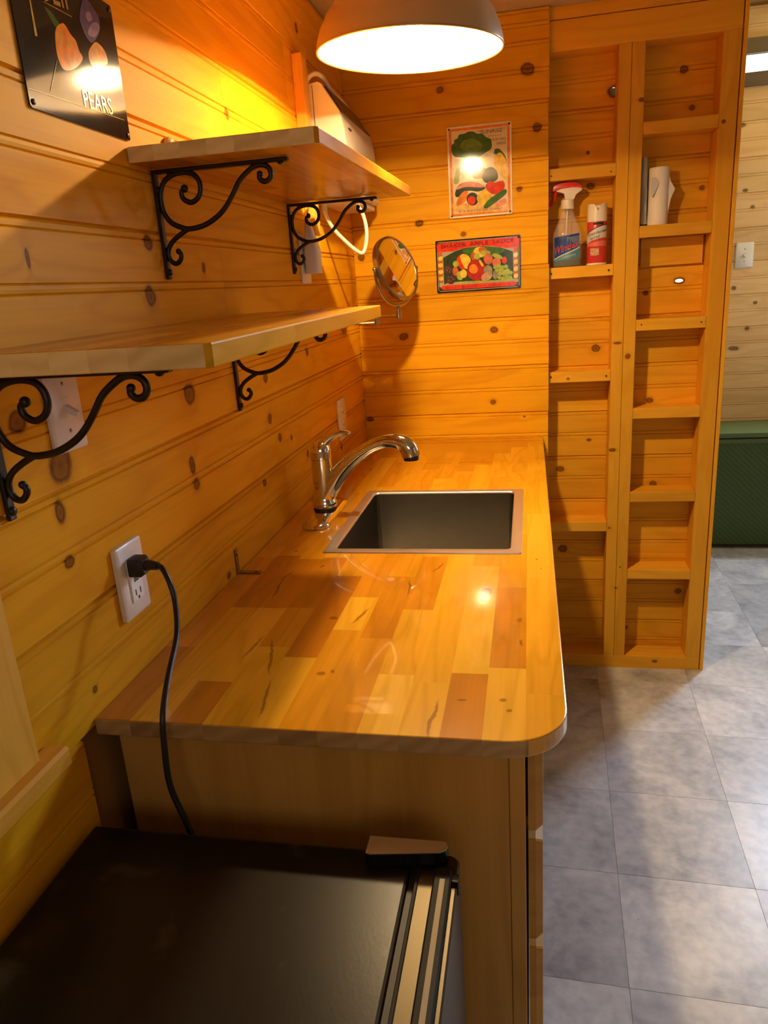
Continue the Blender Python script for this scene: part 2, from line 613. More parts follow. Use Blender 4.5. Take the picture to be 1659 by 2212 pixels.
# back wall, the panel that carries the two tin signs
wb = struct(link('wall_back', MB().box((-.012, .0121, 0), (.645, .0195, H)).mesh('wall_back', M_SLAB)))
PB = 0.1630
for k in range(-7, 8):
    z = 1.0025 + PB * k
    h = PB
    if z < 0:
        h, z = PB + z, 0
    if z + h > H:
        h = H - z
    if h < .02:
        continue
    tg_board(wb, (0, 0, z), (1, 0, 0), .6535 + random.uniform(-.0022, .0022), h, M_PINE_BACK)

# open-stud partition with little shelves between the studs
wp = struct(empty('wall_partition', (.9, .065, 0)))
YS, YD = .020, .0895
for name, x0, x1 in (('stud', .600, .638), ('stud', .8615, .8985), ('stud', .8995, .938), ('stud', 1.157, 1.2075)):
    beam(name, wp, (x0, YS, .050), (0, 0, 1), (1, 0, 0), (2.058, x1 - x0, YD), M_STUD)
beam('sill_plate', wp, (.600, YS, 0), (1, 0, 0), (0, 1, 0), (.6075, YD, .050), M_STUD)
beam('top_plate', wp, (.600, YS, 2.108), (1, 0, 0), (0, 1, 0), (.6075, YD, .083), M_STUD)
beam('top_plate', wp, (.600, YS + .002, 2.1935), (1, 0, 0), (0, 1, 0), (.6075, YD, .0352), M_STUD)
for x0, x1, tops in ((.6385, .861, (1.779, 1.478, 1.133, .588)), (.9385, 1.1565, (1.888, 1.587, 1.295, .999, .700, .404))):
    for zt in tops:
        pr = random.uniform(-.002, .002)
        beam('shelf', wp, (x0, YS + pr, zt - .036), (1, 0, 0), (0, 1, 0), (x1 - x0, YD - pr, .036), M_STUD)
nail_me = MB().ball((0, 0, 0), .0032, 4, sy=.5).mesh('nail', plain('nail_head', (.10, .06, .03), .5, .5), True)
for xs, tops in (((.662, .846), (1.779, 1.478, 1.133)), ((.955, 1.142), (1.295,))):
    for zt in tops:
        for x in xs:
            link('nail', nail_me, wp, Matrix.Translation((x, YS - .0012, zt - .018 + random.uniform(-.006, .006))))
beam('cleat', wp, (.955, .096, 1.462), (1, 0, 0), (0, 1, 0), (.195, .013, .088), M_STUD)
PS = 0.1635
hole_boards = []
for k in range(-6, 8):
    z = .978 + PS * k
    h = PS
    if z < 0:
        h, z = PS + z, 0
    if z + h > H + .01:
        h = H + .01 - z
    if h < .02:
        continue
    b_ = tg_board(wp, (.560, .110, z), (1, 0, 0), .6475, h, M_PINE_BAY)
    for hx, hz, ra, rb in ((.858, 2.000, .0085, .013), (1.084, 1.410, .014, .0055)):
        if z < hz < z + h:
            hole_boards.append((b_, hx, hz, ra, rb))
for b_, hx, hz, ra, rb in hole_boards:        # knot holes that let the daylight of the next room through
    b_.data = b_.data.copy()
    cut = bpy.data.objects.new('cutter', MB().lathe([(1, -.05), (1, .05)], 14).mesh('cutter', M_PINE_BAY))
    COL.objects.link(cut)
    cut.matrix_basis = frame((hx, .115, hz), (1, 0, 0), (0, 0, 1)) @ Matrix.Diagonal((ra, rb, 1, 1))
    md = b_.modifiers.new('hole', 'BOOLEAN')
    md.object = cut
    md.operation = 'DIFFERENCE'
    md.solver = 'EXACT'
    bpy.context.view_layer.update()
    me = bpy.data.meshes.new_from_object(b_.evaluated_get(bpy.context.evaluated_depsgraph_get()))
    b_.modifiers.clear()
    b_.data = me
    bpy.data.objects.remove(cut, do_unlink=True)
struct(beam('trim_1', None, (1.2105, .0165, 0), (0, 0, 1), (1, 0, 0), (HF, .0115, .110), M_STUD))

# far room wall with its windows (x0, x1, z0, z1)
WINS = [(.78, 1.44, 1.132, 1.868), (2.20, 2.64, 1.952, 2.60), (.80, 2.00, 2.325, 2.405)]


def holed_slab(name, u0, u1, z0, z1, holes, fn, mat):
    mb = MB()
    zs = sorted({z0, z1} | {h[2] for h in holes} | {h[3] for h in holes})
    for a, b in zip(zs, zs[1:]):
        cuts = sorted((h[0], h[1]) for h in holes if h[2] < (a + b) / 2 < h[3])
        u = u0
        for c0, c1 in cuts:
            if c0 > u:
                fn(mb, u, c0, a, b)
            u = max(u, c1)
        if u < u1:
            fn(mb, u, u1, a, b)
    return mb.mesh(name, mat)


wf = struct(link('wall_far', holed_slab('wall_far', -.03, X_R, 0, HF, WINS, lambda mb, a, b, c, d: mb.box((a, Y_FAR + .0121, c), (b, Y_FAR + .03, d)), M_SLAB)))
PF = 0.1640
for k in range(-8, 10):
    z = 1.132 + PF * k
    h = PF
    if z < 0:
        h, z = PF + z, 0
    if z + h > HF:
        h = HF - z
    if h < .02:
        continue
    segs, u = [], 0.0
    for x0, x1, z0, z1 in sorted(WINS):
        if min(z + h, z1) - max(z, z0) > .03:
            if x0 > u:
                segs.append((u, x0))
            u = x1
    segs.append((u, X_R))
    for a, b in segs:
        tg_board(wf, (a, Y_FAR, z), (1, 0, 0), b - a, h, M_PINE_FAR)

M_PANE = plain('window_glass', (0.9, 0.95, 1.0), 0.05)
_b = M_PANE.node_tree.nodes['Principled BSDF']
_b.inputs['Transmission Weight'].default_value = 1.0
_b.inputs['Alpha'].default_value = 0.12
M_SKYPANE, _nt, _bs = new_mat('bright_sky_window')      # frosted panes glowing with the sky behind them
_e = N(_nt, 'ShaderNodeEmission')
_e.inputs[0].default_value = (0.90, 0.96, 1.0, 1)
_e.inputs[1].default_value = 3.0
_nt.links.new(_e.outputs[0], _nt.nodes['Material Output'].inputs[0])
for i, (x0, x1, z0, z1) in enumerate(WINS):
    w = struct(empty('window_%d' % (i + 1), ((x0 + x1) / 2, Y_FAR, z0)))
    mt = M_GREYTRIM if i == 2 else M_TRIM
    c = .055
    beam('casing', w, (x0 - c, Y_FAR - .002, z0 - c - .005), (1, 0, 0), (0, 0, 1), (x1 - x0 + 2 * c, c + .005, .016), mt)
    beam('casing', w, (x0 - c, Y_FAR - .002, z1), (1, 0, 0), (0, 0, 1), (x1 - x0 + 2 * c, .065, .016), mt)
    beam('casing', w, (x0 - c, Y_FAR - .002, z0), (0, 0, 1), (-1, 0, 0), (z1 - z0, -c, .016), mt)
    beam('casing', w, (x1 + c, Y_FAR - .002, z0), (0, 0, 1), (-1, 0, 0), (z1 - z0, c, .016), mt)
    link('pane', MB().box((x0, Y_FAR + .014, z0), (x1, Y_FAR + .018, z1)).mesh('pane', M_PANE if i == 1 else M_SKYPANE), w)

# walls behind and to the right of the camera, with their windows, one of them added for fill
W4 = (.40, 1.50, 1.34, 2.06)
wfr = struct(link('wall_front', holed_slab('wall_front', -.05, X_R + .03, 0, H, [W4], lambda mb, a, b, c, d: mb.box((a, Y_F - .03, c), (b, Y_F, d)), M_WHITEWALL)))
W5 = (-1.95, -1.15, 1.00, 1.90)
W6 = (.65, 1.25, 1.05, 1.95)
wr = struct(link('wall_right', holed_slab('wall_right', Y_F, Y_FAR + .03, 0, HF, [W5, W6], lambda mb, a, b, c, d: mb.box((X_R, a, c), (X_R + .03, b, d)), M_WHITEWALL)))
w = struct(empty('window_4', (.95, Y_F, W4[2])))
link('pane', MB().box((W4[0], Y_F - .018, W4[2]), (W4[1], Y_F - .014, W4[3])).mesh('pane', M_PANE), w)
for z in (W4[2] - .055, W4[3]):
    beam('casing', w, (W4[0] - .055, Y_F, z), (1, 0, 0), (0, 1, 0), (W4[1] - W4[0] + .11, .016, .055), M_TRIM)
w = struct(empty('window_6', (X_R, .95, W6[2])))  # made-up opening, added only to house the far wall's fill light
link('pane', MB().box((X_R + .014, W6[0], W6[2]), (X_R + .018, W6[1], W6[3])).mesh('pane', M_PANE), w)
for z in (W6[2] - .055, W6[3]):
    beam('casing', w, (X_R, W6[0] - .055, z), (0, 1, 0), (-1, 0, 0), (W6[1] - W6[0] + .11, .016, .055), M_TRIM)
w = struct(empty('window_5', (X_R, -1.55, W5[2])))
link('pane', MB().box((X_R + .014, W5[0], W5[2]), (X_R + .018, W5[1], W5[3])).mesh('pane', M_PANE), w)
for z in (W5[2] - .055, W5[3]):
    beam('casing', w, (X_R, W5[0] - .055, z), (0, 1, 0), (-1, 0, 0), (W5[1] - W5[0] + .11, .016, .055), M_TRIM)

# casing and sill of the window that starts at the left edge of the picture
struct(beam('trim_2', None, (0.0005, -1.952, .944), (0, 0, 1), (0, -1, 0), (.40, .085, .018), M_TRIM, .002))
struct(beam('trim_3', None, (0.0005, -2.70, .916), (0, 1, 0), (-1, 0, 0), (.782, -.034, .028), M_TRIM, .004))
struct(beam('trim_4', None, (0.0005, -.562, 1.60), (0, 0, 1), (1, 0, 0), (.434, .026, .050), M_TRIM, .0015))

# ------------------------------------------------------------------ butcher block
BLOCK = [(0.0, (0.86, 0.49, 0.045)), (0.3, (0.76, 0.37, 0.018)), (0.6, (0.63, 0.245, 0.009)), (1.0, (0.43, 0.135, 0.005))]
MARKS = [(.301, -1.478, .006, .042, .25), (.111, -1.364, .005, .060, -.12), (.110, -1.30, .004, .03, .2), (.255, -1.489, .012, .008, .3), (.571, -1.482, .008, .012, 0), (.575, -1.56, .004, .014, 0),
         (.367, -1.354, .004, .045, -.1), (.285, -1.676, .012, .008, .4), (.300, -1.668, .006, .006, 0), (.551, -1.726, .008, .006, 0), (.560, -1.752, .007, .004, 0), (.223, -1.75, .005, .060, -.15),
         (.150, -1.60, .004, .050, .1), (.463, -1.78, .005, .055, .05), (.497, -1.731, .012, .004, 0), (.602, -1.201, .004, .005, 0), (.608, -1.25, .003, .004, 0), (.085, -1.16, .007, .006, 0),
         (.44, -.347, .012, .012, 0), (.30, -.30, .004, .03, .3), (.52, -.22, .006, .006, 0), (.17, -1.25, .006, .012, .4), (.41, -1.25, .004, .035, .35), (.19, -1.63, .005, .07, -.3)]
KN_COUNTER = [((.510, -1.372, .914), (.010, .024, 0))]
M_BLOCK = wood('butcher_block', (1, 1, 1), (1, 1, 1), KN_COUNTER, rough=0.22, coat=0.9, coat_rough=0.035, tone=0.0, grain=1.5, by_color=BLOCK, bump=0.03, marks=MARKS, spec=0.3)
M_BLOCK2 = wood('butcher_block_shelf', (1, 1, 1), (1, 1, 1), (), rough=0.24, coat=0.0, coat_rough=0.08, tone=0.08, grain=1.5, by_color=BLOCK, bump=0.03, spec=0.3)


def end_grain(name, stops):
    m, nt, b = new_mat(name)
    oi, tc = N(nt, 'ShaderNodeObjectInfo'), N(nt, 'ShaderNodeTexCoord')
    off = N(nt, 'ShaderNodeVectorMath', operation='ADD')
    nt.links.new(tc.outputs['Object'], off.inputs[0])
    nt.links.new(oi.outputs['Random'], off.inputs[1])
    wv = N(nt, 'ShaderNodeTexWave', wave_type='RINGS')
    wv.inputs['Scale'].default_value = 14.0
    wv.inputs['Distortion'].default_value = 6.0
    wv.inputs['Detail'].default_value = 2.0
    nt.links.new(off.outputs[0], wv.inputs['Vector'])
    r2 = math_node(nt, 'FRACT', math_node(nt, 'MULTIPLY', oi.outputs['Random'], 7.31))
    nt.links.new(ramp(nt, math_node(nt, 'ADD', math_node(nt, 'MULTIPLY', r2, 0.72), math_node(nt, 'MULTIPLY', wv.outputs[0], 0.28)), stops), b.inputs['Base Color'])
    b.inputs['Roughness'].default_value = 0.5
    return m


M_ENDGRAIN = end_grain('end_grain_pale', [(0.0, (0.90, 0.78, 0.46)), (0.5, (0.80, 0.64, 0.32)), (1.0, (0.60, 0.44, 0.20))])
M_ENDDARK = end_grain('end_grain_counter', [(0.0, (0.50, 0.33, 0.15)), (0.5, (0.36, 0.22, 0.09)), (1.0, (0.20, 0.11, 0.05))])


def clip_poly(poly, clip):
    out = poly
    for i in range(len(clip)):
        (ax, ay), (bx, by) = clip[i], clip[(i + 1) % len(clip)]
        inp, out = out, []
        ins = lambda q: (bx - ax) * (q[1] - ay) - (by - ay) * (q[0] - ax) >= -1e-9
        for j in range(len(inp)):
            p, q = inp[j - 1], inp[j]
            if ins(p) != ins(q):
                d1 = (bx - ax) * (p[1] - ay) - (by - ay) * (p[0] - ax)
                d2 = (bx - ax) * (q[1] - ay) - (by - ay) * (q[0] - ax)
                t = d1 / (d1 - d2)
                out.append((p[0] + (q[0] - p[0]) * t, p[1] + (q[1] - p[1]) * t))
            if ins(q):
                out.append(q)
        if not out:
            return []
    res = []
    for q in out:
        if not res or (abs(q[0] - res[-1][0]) + abs(q[1] - res[-1][1])) > 1e-6:
            res.append(q)
    if len(res) > 1 and abs(res[0][0] - res[-1][0]) + abs(res[0][1] - res[-1][1]) < 1e-6:
        res.pop()
    return res


def on_outline(p, outline):
    for i in range(len(outline)):
        (ax, ay), (bx, by) = outline[i], outline[(i + 1) % len(outline)]
        dx, dy = bx - ax, by - ay
        l2 = dx * dx + dy * dy
        if l2 < 1e-12:
            continue
        t = max(0, min(1, ((p[0] - ax) * dx + (p[1] - ay) * dy) / l2))
        if (p[0] - ax - t * dx) ** 2 + (p[1] - ay - t * dy) ** 2 < 4e-8:
            return True
    return False


def stave(parent, xa, xb, ya, yb, z0, z1, tone, mat, outline, hole=None, zslope=0.0, yref=0.0):
    rects = []
    if hole and xa < hole[2] and xb > hole[0] and ya < hole[3] and yb > hole[1]:
        hx0, hy0, hx1, hy1 = hole
        if ya < hy0:
            rects.append((xa, ya, xb, hy0))
        if yb > hy1:
            rects.append((xa, hy1, xb, yb))
        m0, m1 = max(ya, hy0), min(yb, hy1)
        if xa < hx0:
            rects.append((xa, m0, hx0, m1))
        if xb > hx1:
            rects.append((hx1, m0, xb, m1))
    else:
        rects.append((xa, ya, xb, yb))
    if hole and len(rects) == 2 and rects[0][2] - rects[0][0] == rects[1][2] - rects[1][0] == xb - xa:
        for q in rects:
            stave(parent, q[0], q[2], q[1], q[3], z0, z1, tone, mat, outline)
        return
    bm = bmesh.new()
    for x0, y0, x1, y1 in rects:
        poly = clip_poly([(x0, y0), (x1, y0), (x1, y1), (x0, y1)], outline)
        if len(poly) < 3:
            continue
        loc = lambda q, z: Vector((q[1] - ya, xb - q[0], z + (q[1] - yref) * zslope))
        bot = [bm.verts.new(loc(q, z0)) for q in poly]
        top = [bm.verts.new(loc(q, z1)) for q in poly]
        n = len(poly)
        edge_sel = []
        bm.faces.new(list(reversed(bot)))
        bm.faces.new(top)
        for i in range(n):
            j = (i + 1) % n
            f = bm.faces.new((bot[i], bot[j], top[j], top[i]))
            mid = ((poly[i][0] + poly[j][0]) / 2, (poly[i][1] + poly[j][1]) / 2)
            if on_outline(mid, outline):
                edge_sel += [e for e in f.edges if (e.verts[0] in top and e.verts[1] in top) or (e.verts[0] in bot and e.verts[1] in bot)]
        bmesh.ops.recalc_face_normals(bm, faces=bm.faces)
        if edge_sel:
            bmesh.ops.bevel(bm, geom=list(set(edge_sel)), offset=0.002, segments=2, profile=0.5, affect='EDGES', clamp_overlap=True)
    if not bm.faces:
        bm.free()
        return
    me = bpy.data.meshes.new('stave')
    bm.to_mesh(me)
    bm.free()
    me.materials.append(mat)
    me.materials.append(M_ENDDARK if mat is M_BLOCK else M_ENDGRAIN)
    for p in me.polygons:
        if abs(p.normal.x) > 0.9:
            p.material_index = 1
    o = link('stave', me, parent, frame((xb, ya, 0), (0, 1, 0), (-1, 0, 0)))
    o.color = (tone, tone, tone, 1)
    return o


W, YFR, ZC = .635, -1.820, .914
ctr = thing('countertop', 'glossy butcher block countertop with a rounded corner and sink cutout', 'countertop', (.3175, -.91, .889))
r = .080
OUT = [(0.001, YFR)] + [(W - r + r * math.cos(a), YFR + r + r * math.sin(a)) for a in [-PI / 2 + PI / 2 * i / 12 for i in range(13)]] + [(W, -.001), (.001, -.001)]
ROWS = [[(-1.608, .78), (-1.20, .50), (-.78, .35), (-.3, .6)], [(-1.454, .30), (-1.19, .85), (-.85, .4), (-.42, .7)], [(-1.71, .78), (-1.454, .28), (-1.209, .8), (-.7, .45), (-.28, .35)],
        [(-1.599, .28), (-1.451, .55), (-1.20, .78), (-.64, .4), (-.25, .6)], [(-1.63, .22), (-1.30, .88), (-1.08, .5), (-.5, .45), (-.17, .5)], [(-1.533, .5), (-1.40, .22), (-1.16, .6), (-.45, .55)],
        [(-1.56, .52), (-1.30, .68), (-1.0, .5), (-.56, .3), (-.21, .55)], [(-1.671, .10), (-1.449, .30), (-1.19, .66), (-.48, .45)], [(-1.688, .20), (-1.43, .22), (-1.15, .28), (-.40, .35)],
        [(-1.66, .62), (-1.418, .06), (-1.242, .12), (-.55, .5), (-.25, .35)], [(-1.641, .12), (-1.346, .62), (-1.05, .45), (-.6, .38), (-.168, .40)], [(-1.708, .28), (-1.30, .30), (-.9, .22), (-.35, .3)]]
SINK = (.148, -1.174, .572, -.688)
for i, row in enumerate(ROWS):
    xa, xb = i * W / 12, (i + 1) * W / 12
    ys = [YFR] + [q[0] for q in row] + [0.0]
    tones = [q[1] for q in row] + [.68 if 2 <= i <= 10 else .45]
    for ya, yb, t in zip(ys, ys[1:], tones):
        stave(ctr, xa, xb, ya, yb, .889, ZC, t, M_BLOCK, OUT, (SINK[0] + .012, SINK[1] + .012, SINK[2] - .012, SINK[3] - .012))


def wall_shelf(label, y0, y1, z0, z1, slope, seed):
    rnd = random.Random(seed)
    sh = thing('wall_shelf', label, 'shelf', (.15, (y0 + y1) / 2, z0), 'butcher block shelves on the left wall')
    out = [(.001, y0), (.297 - .006, y0), (.297, y0 + .006), (.297, y1), (.001, y1)]
    n = 7
    for i in range(n):
        xa, xb = i * .297 / n, (i + 1) * .297 / n
        y = y0
        while y < y1 - .01:
            e = min(y1, y + rnd.uniform(.22, .55))
            if y1 - e < .1:
                e = y1
            stave(sh, xa, xb, y, e, z0, z1, rnd.uniform(.22, .62), M_BLOCK2, out, None, slope, y0)
            y = e
    return sh


wall_shelf('upper butcher block wall shelf in front of the white appliance', -1.485, -.615, 1.6555, 1.6785, .0155, 5)
wall_shelf('lower butcher block wall shelf with pale end grain, nearest the camera', -1.946, -1.105, 1.3915, 1.4150, .006, 8)

# ------------------------------------------------------------------ iron scroll brackets
M_IRON = plain('dark_iron', (0.035, 0.030, 0.024), 0.38, 0.6, bump=0.15, bscale=160)
SCROLL = [(.052, 1.624), (.046, 1.619), (.048, 1.609), (.06, 1.603), (.073, 1.609), (.079, 1.621), (.077, 1.635), (.068, 1.6445), (.051, 1.648), (.032, 1.645), (.018, 1.636), (.010, 1.62), (.009, 1.604), (.012, 1.589), (.022, 1.575),
          (.041, 1.566), (.055, 1.564), (.079, 1.568), (.102, 1.579), (.118, 1.592), (.132, 1.609), (.145, 1.627), (.16, 1.639), (.173, 1.646), (.185, 1.647), (.195, 1.642), (.198, 1.633), (.194, 1.625), (.185, 1.623), (.179, 1.628), (.180, 1.634)]
TAIL = [(.049, 1.564), (.033, 1.556), (.018, 1.546), (.010, 1.535), (.009, 1.524), (.014, 1.515), (.022, 1.513), (.029, 1.519), (.031, 1.526), (.027, 1.531)]


def build_bracket(label):
    br = thing('shelf_bracket', label, 'bracket', (0, 0, 1.654), 'iron scroll brackets under the shelves')
    link('back_bar', MB().box((.0005, -.0065, 1.489), (.0065, .0065, 1.654)).mesh('back_bar', M_IRON, bevel=.0015), br)
    link('arm_bar', MB().box((.0005, -.0065, 1.6485), (.228, .0065, 1.6545)).mesh('arm_bar', M_IRON, bevel=.0015), br)
    pts = catmull([(x, 0, z) for x, z in SCROLL], 4)
    sc = link('scroll', MB().tube(pts, .0042, 8, up=(0, 1, 0)).ball(pts[0], .0062, 6).ball(pts[-1], .005, 6).mesh('scroll', M_IRON, True, angle=60), br)
    pts = catmull([(x, 0, z) for x, z in TAIL], 4)
    link('tail_scroll', MB().tube(pts, .0040, 8, up=(0, 1, 0)).ball(pts[-1], .0048, 6).mesh('tail_scroll', M_IRON, True, angle=60), br)
    for p in ((.0075, 1.625), (.0075, 1.500)):
        link('screw', MB().ball((p[0], 0, p[1]), .0055, 6, sx=.6).mesh('screw', M_IRON, True), br)
    for x in (.03, .215):
        link('screw', MB().ball((x, 0, 1.6475), .005, 6, sz=.6).mesh('screw', M_IRON, True), br)
    return br


def copy_tree(root, label, loc):
    c = root.copy()
    COL.objects.link(c)
    c.matrix_basis = Matrix.Translation(Vector(loc))
    PW[c.name] = c.matrix_basis.copy()
    c['label'] = label
    for ch in root.children:
        d = ch.copy()
        COL.objects.link(d)
        d.parent = c
        d.matrix_parent_inverse = ch.matrix_parent_inverse.copy()
    return c


br0 = build_bracket('black iron scroll bracket under the near end of the upper shelf')
spots = [((0, -1.413, 1.654), None), ((0, -.711, 1.665), 'black iron scroll bracket under the far end of the upper shelf'),
         ((0, -1.893, 1.390), 'black iron scroll bracket in front of the light switch at the left edge'), ((0, -1.178, 1.394), 'half hidden iron scroll bracket under the far end of the lower shelf')]
for loc, lab in spots[1:]:
    copy_tree(br0, lab, loc)
br0.matrix_basis = Matrix.Translation(Vector(spots[0][0]))

# ------------------------------------------------------------------ sink
M_STEEL = plain('brushed_steel_shaded', (0.31, 0.29, 0.25), 0.22, 1.0, bump=0.05, bscale=220)  # same steel as the rim, colour darkened for the basin's dark reflections
M_RIM = plain('satin_steel_lit', (0.62, 0.57, 0.50), 0.34, 0.9)  # sink steel again, colour brightened so the rim looks lit
sk = thing('kitchen_sink', 'square stainless steel drop-in sink in the countertop', 'sink', (.36, -.931, .914))
x0, y0, x1, y1 = SINK


def sl(ins, z, rr):
    return [(x, y, z) for x, y in rrect(x0 + ins, y0 + ins, x1 - ins, y1 - ins, rr, 5)]


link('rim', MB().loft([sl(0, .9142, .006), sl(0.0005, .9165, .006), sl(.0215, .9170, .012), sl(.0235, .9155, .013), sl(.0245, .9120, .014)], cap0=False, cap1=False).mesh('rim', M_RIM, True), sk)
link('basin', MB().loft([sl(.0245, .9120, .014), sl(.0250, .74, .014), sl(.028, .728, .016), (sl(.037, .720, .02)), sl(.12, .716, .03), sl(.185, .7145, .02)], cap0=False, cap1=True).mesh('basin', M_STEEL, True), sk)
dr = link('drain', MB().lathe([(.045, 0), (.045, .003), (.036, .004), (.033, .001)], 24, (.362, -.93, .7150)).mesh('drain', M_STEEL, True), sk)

# ------------------------------------------------------------------ faucet
M_CHROME = plain('chrome', (0.80, 0.79, 0.77), 0.06, 1.0)
M_BLACKRUB = plain('black_rubber', (0.012, 0.012, 0.012), 0.5)
M_RED = plain('red_dot', (0.6, 0.02, 0.02), 0.4)
fc = thing('kitchen_faucet', 'chrome pull-out kitchen faucet with lever handle beside the sink', 'faucet', (.083, -.9, .914))


def stad(hx, hy, z, n=8):
    pts = []
    for i in range(n + 1):
        a = PI * i / n
        pts.append((.083 + hx * math.cos(a), -.9 + (hy - hx) + hx * math.sin(a), z))
    for i in range(n + 1):
        a = PI + PI * i / n
        pts.append((.083 + hx * math.cos(a), -.9 - (hy - hx) + hx * math.sin(a), z))
    return pts


link('deck_plate', MB().loft([stad(.033, .124, .9143), stad(.0345, .126, .9175), stad(.033, .1235, .9225), stad(.028, .112, .9275), stad(.021, .085, .9305), stad(.018, .05, .9315)]).mesh('deck_plate', M_CHROME, True, angle=50), fc)
link('gasket', MB().lathe([(.0295, 0), (.0295, .007)], 28, (.083, -.9, .9300)).mesh('gasket', M_BLACKRUB, True), fc)
link('body', MB().lathe([(.0285, 0), (.0305, .004), (.0305, .014), (.0275, .020), (.0255, .028), (.0255, .122), (.0255, .1235)], 28, (.083, -.9, .936)).mesh('body', M_CHROME, True, angle=50), fc)
lv = link('lever_cap', MB().lathe([(.0262, 0), (.0262, .018), (.0245, .030), (.018, .041), (.006, .046)], 28, (.083, -.9, 1.0605)).mesh('lever_cap', M_CHROME, True, angle=50), fc)
pts = catmull([(.078, -.9, 1.078), (.088, -.9, 1.092), (.102, -.9, 1.106), (.120, -.9, 1.117), (.140, -.9, 1.123), (.158, -.9, 1.122)], 5)
link('lever', MB().tube(pts, [.018 - .0125 * min(1, i / (len(pts) - 1) * 1.15) for i in range(len(pts))], 14, up=(0, 1, 0)).ball(pts[-1], .0055, 7).mesh('lever', M_CHROME, True, angle=60), lv)
link('temperature_dot', MB().ball((.1065, -.904, 1.066), .003, 6).mesh('temperature_dot', M_RED, True), lv)
sp = catmull([(.080, -.9, .955), (.100, -.9, .985), (.124, -.9, 1.018), (.152, -.9, 1.048), (.185, -.9, 1.073), (.222, -.9, 1.092), (.258, -.9, 1.100), (.288, -.9, 1.095), (.304, -.9, 1.080), (.308, -.9, 1.062)], 5)
n_ = len(sp)


def spr(i):
    t = i / (n_ - 1)
    return .0265 - .0110 * min(1, t / .5) if t < .62 else .0155 + .0065 * min(1, (t - .62) / .25)


spo = link('spout', MB().tube(sp, [spr(i) for i in range(n_)], 18, up=(0, 1, 0)).mesh('spout', M_CHROME, True, angle=60), fc)
link('nozzle', MB().lathe([(.0185, -.008), (.0185, .004)], 20, (.3085, -.9, 1.060)).mesh('nozzle', M_BLACKRUB, True), spo)
link('joint_ring', MB().tube([Vector((.150, -.9, 1.0465)), Vector((.1525, -.9, 1.0485))], .0192, 18).mesh('joint_ring', M_CHROME), spo)

# ------------------------------------------------------------------ base cabinets
M_DARKGAP = plain('cabinet_inside', (0.03, 0.02, 0.012), 0.8)
M_KNOB = plain('bronze_knob', (0.10, 0.065, 0.03), 0.35, 0.8)


def front(parent, name, ya, yb, za, zb):
    """a lipped drawer or door front on the +x face of the cabinets"""
    mb = MB()
    lo = [[(.5845, y, z) for y, z in rrect(ya, za, yb, zb, .004, 2)], [(.594, y, z) for y, z in rrect(ya, za, yb, zb, .004, 2)], [(.6035, y, z) for y, z in rrect(ya + .006, za + .006, yb - .006, zb - .006, .004, 2)],
          [(.6045, y, z) for y, z in rrect(ya + .045, za + .035, yb - .045, zb - .035, .003, 2)], [(.6005, y, z) for y, z in rrect(ya + .050, za + .040, yb - .050, zb - .040, .003, 2)]]
    mb.loft(lo)
    me = mb.mesh(name, M_PANEL)
    # grain runs along y
    o = link(name, me, parent)
    return o


def cabinet(label, ya, yb, fronts, end):
    c = thing('base_cabinet', label, 'cabinet', (.3, (ya + yb) / 2, 0))
    beam('side_panel', c, (.012, ya, .0), (0, 0, 1), (1, 0, 0), (.888, .548, .016), M_PANEL)
    beam('side_panel', c, (.012, yb - .016, .0), (0, 0, 1), (1, 0, 0), (.888, .548, .016), M_PANEL)
    link('toe_board', MB().box((.50, ya + .016, 0), (.512, yb - .016, .09)).mesh('toe_board', M_DARKGAP), c)
    link('floor_board', MB().box((.014, ya + .016, .09), (.56, yb - .016, .105)).mesh('floor_board', M_PANEL), c)
    beam('stile', c, (.5605, ya - .0, .0), (0, 0, 1), (0, 1, 0), (.888, .045, -.0205), M_PANEL)
    beam('stile', c, (.5605, yb - .045, .0), (0, 0, 1), (0, 1, 0), (.888, .045, -.0205), M_PANEL)
    for z in (.09, .845):
        beam('rail', c, (.5605, ya + .046, z), (0, 1, 0), (0, 0, 1), (yb - ya - .092, .042, .0205), M_PANEL)
    link('back_board', MB().box((.020, ya + .017, .106), (.026, yb - .017, .86)).mesh('back_board', M_DARKGAP), c)
    for nm, a, b, c0, c1 in fronts:
        front(c, nm, a, b, c0, c1)
    return c


cabinet('pale pine base cabinet of drawers, its end panel facing the fridge', -1.790, -1.215, [('drawer', -1.772, -1.235, .742, .872), ('drawer', -1.772, -1.235, .556, .728), ('drawer', -1.772, -1.235, .335, .541), ('drawer', -1.772, -1.235, .115, .320)], True)
cabinet('pine base cabinet with two doors under the sink and faucet', -1.213, -.03, [('door', -1.19, -.640, .115, .865), ('door', -.620, -.06, .115, .865)], False)

# ------------------------------------------------------------------ mini fridge
M_FRTOP = plain('fridge_black', (0.007, 0.0065, 0.005), 0.32, 0.0, spec=0.36)
_m, _nt, _bs = M_FRTOP, M_FRTOP.node_tree, M_FRTOP.node_tree.nodes['Principled BSDF']
_tc = N(_nt, 'ShaderNodeTexCoord')
_n = N(_nt, 'ShaderNodeTexNoise')
_n.inputs['Scale'].default_value = 260.0
_nt.links.new(_tc.outputs['Object'], _n.inputs['Vector'])
_n2 = N(_nt, 'ShaderNodeTexNoise')
_n2.inputs['Scale'].default_value = 14.0
_n2.inputs['Detail'].default_value = 5.0
_nt.links.new(_tc.outputs['Object'], _n2.inputs['Vector'])
_dust = ramp(_nt, _n2.outputs[0], [(0.62, (0.007, 0.0065, 0.005)), (0.80, (0.06, 0.055, 0.045))])
_nt.links.new(_dust, _bs.inputs['Base Color'])
_bp = N(_nt, 'ShaderNodeBump')
_bp.inputs['Strength'].default_value = 0.10
_bp.inputs['Distance'].default_value = 0.0006
_nt.links.new(_n.outputs[0], _bp.inputs['Height'])
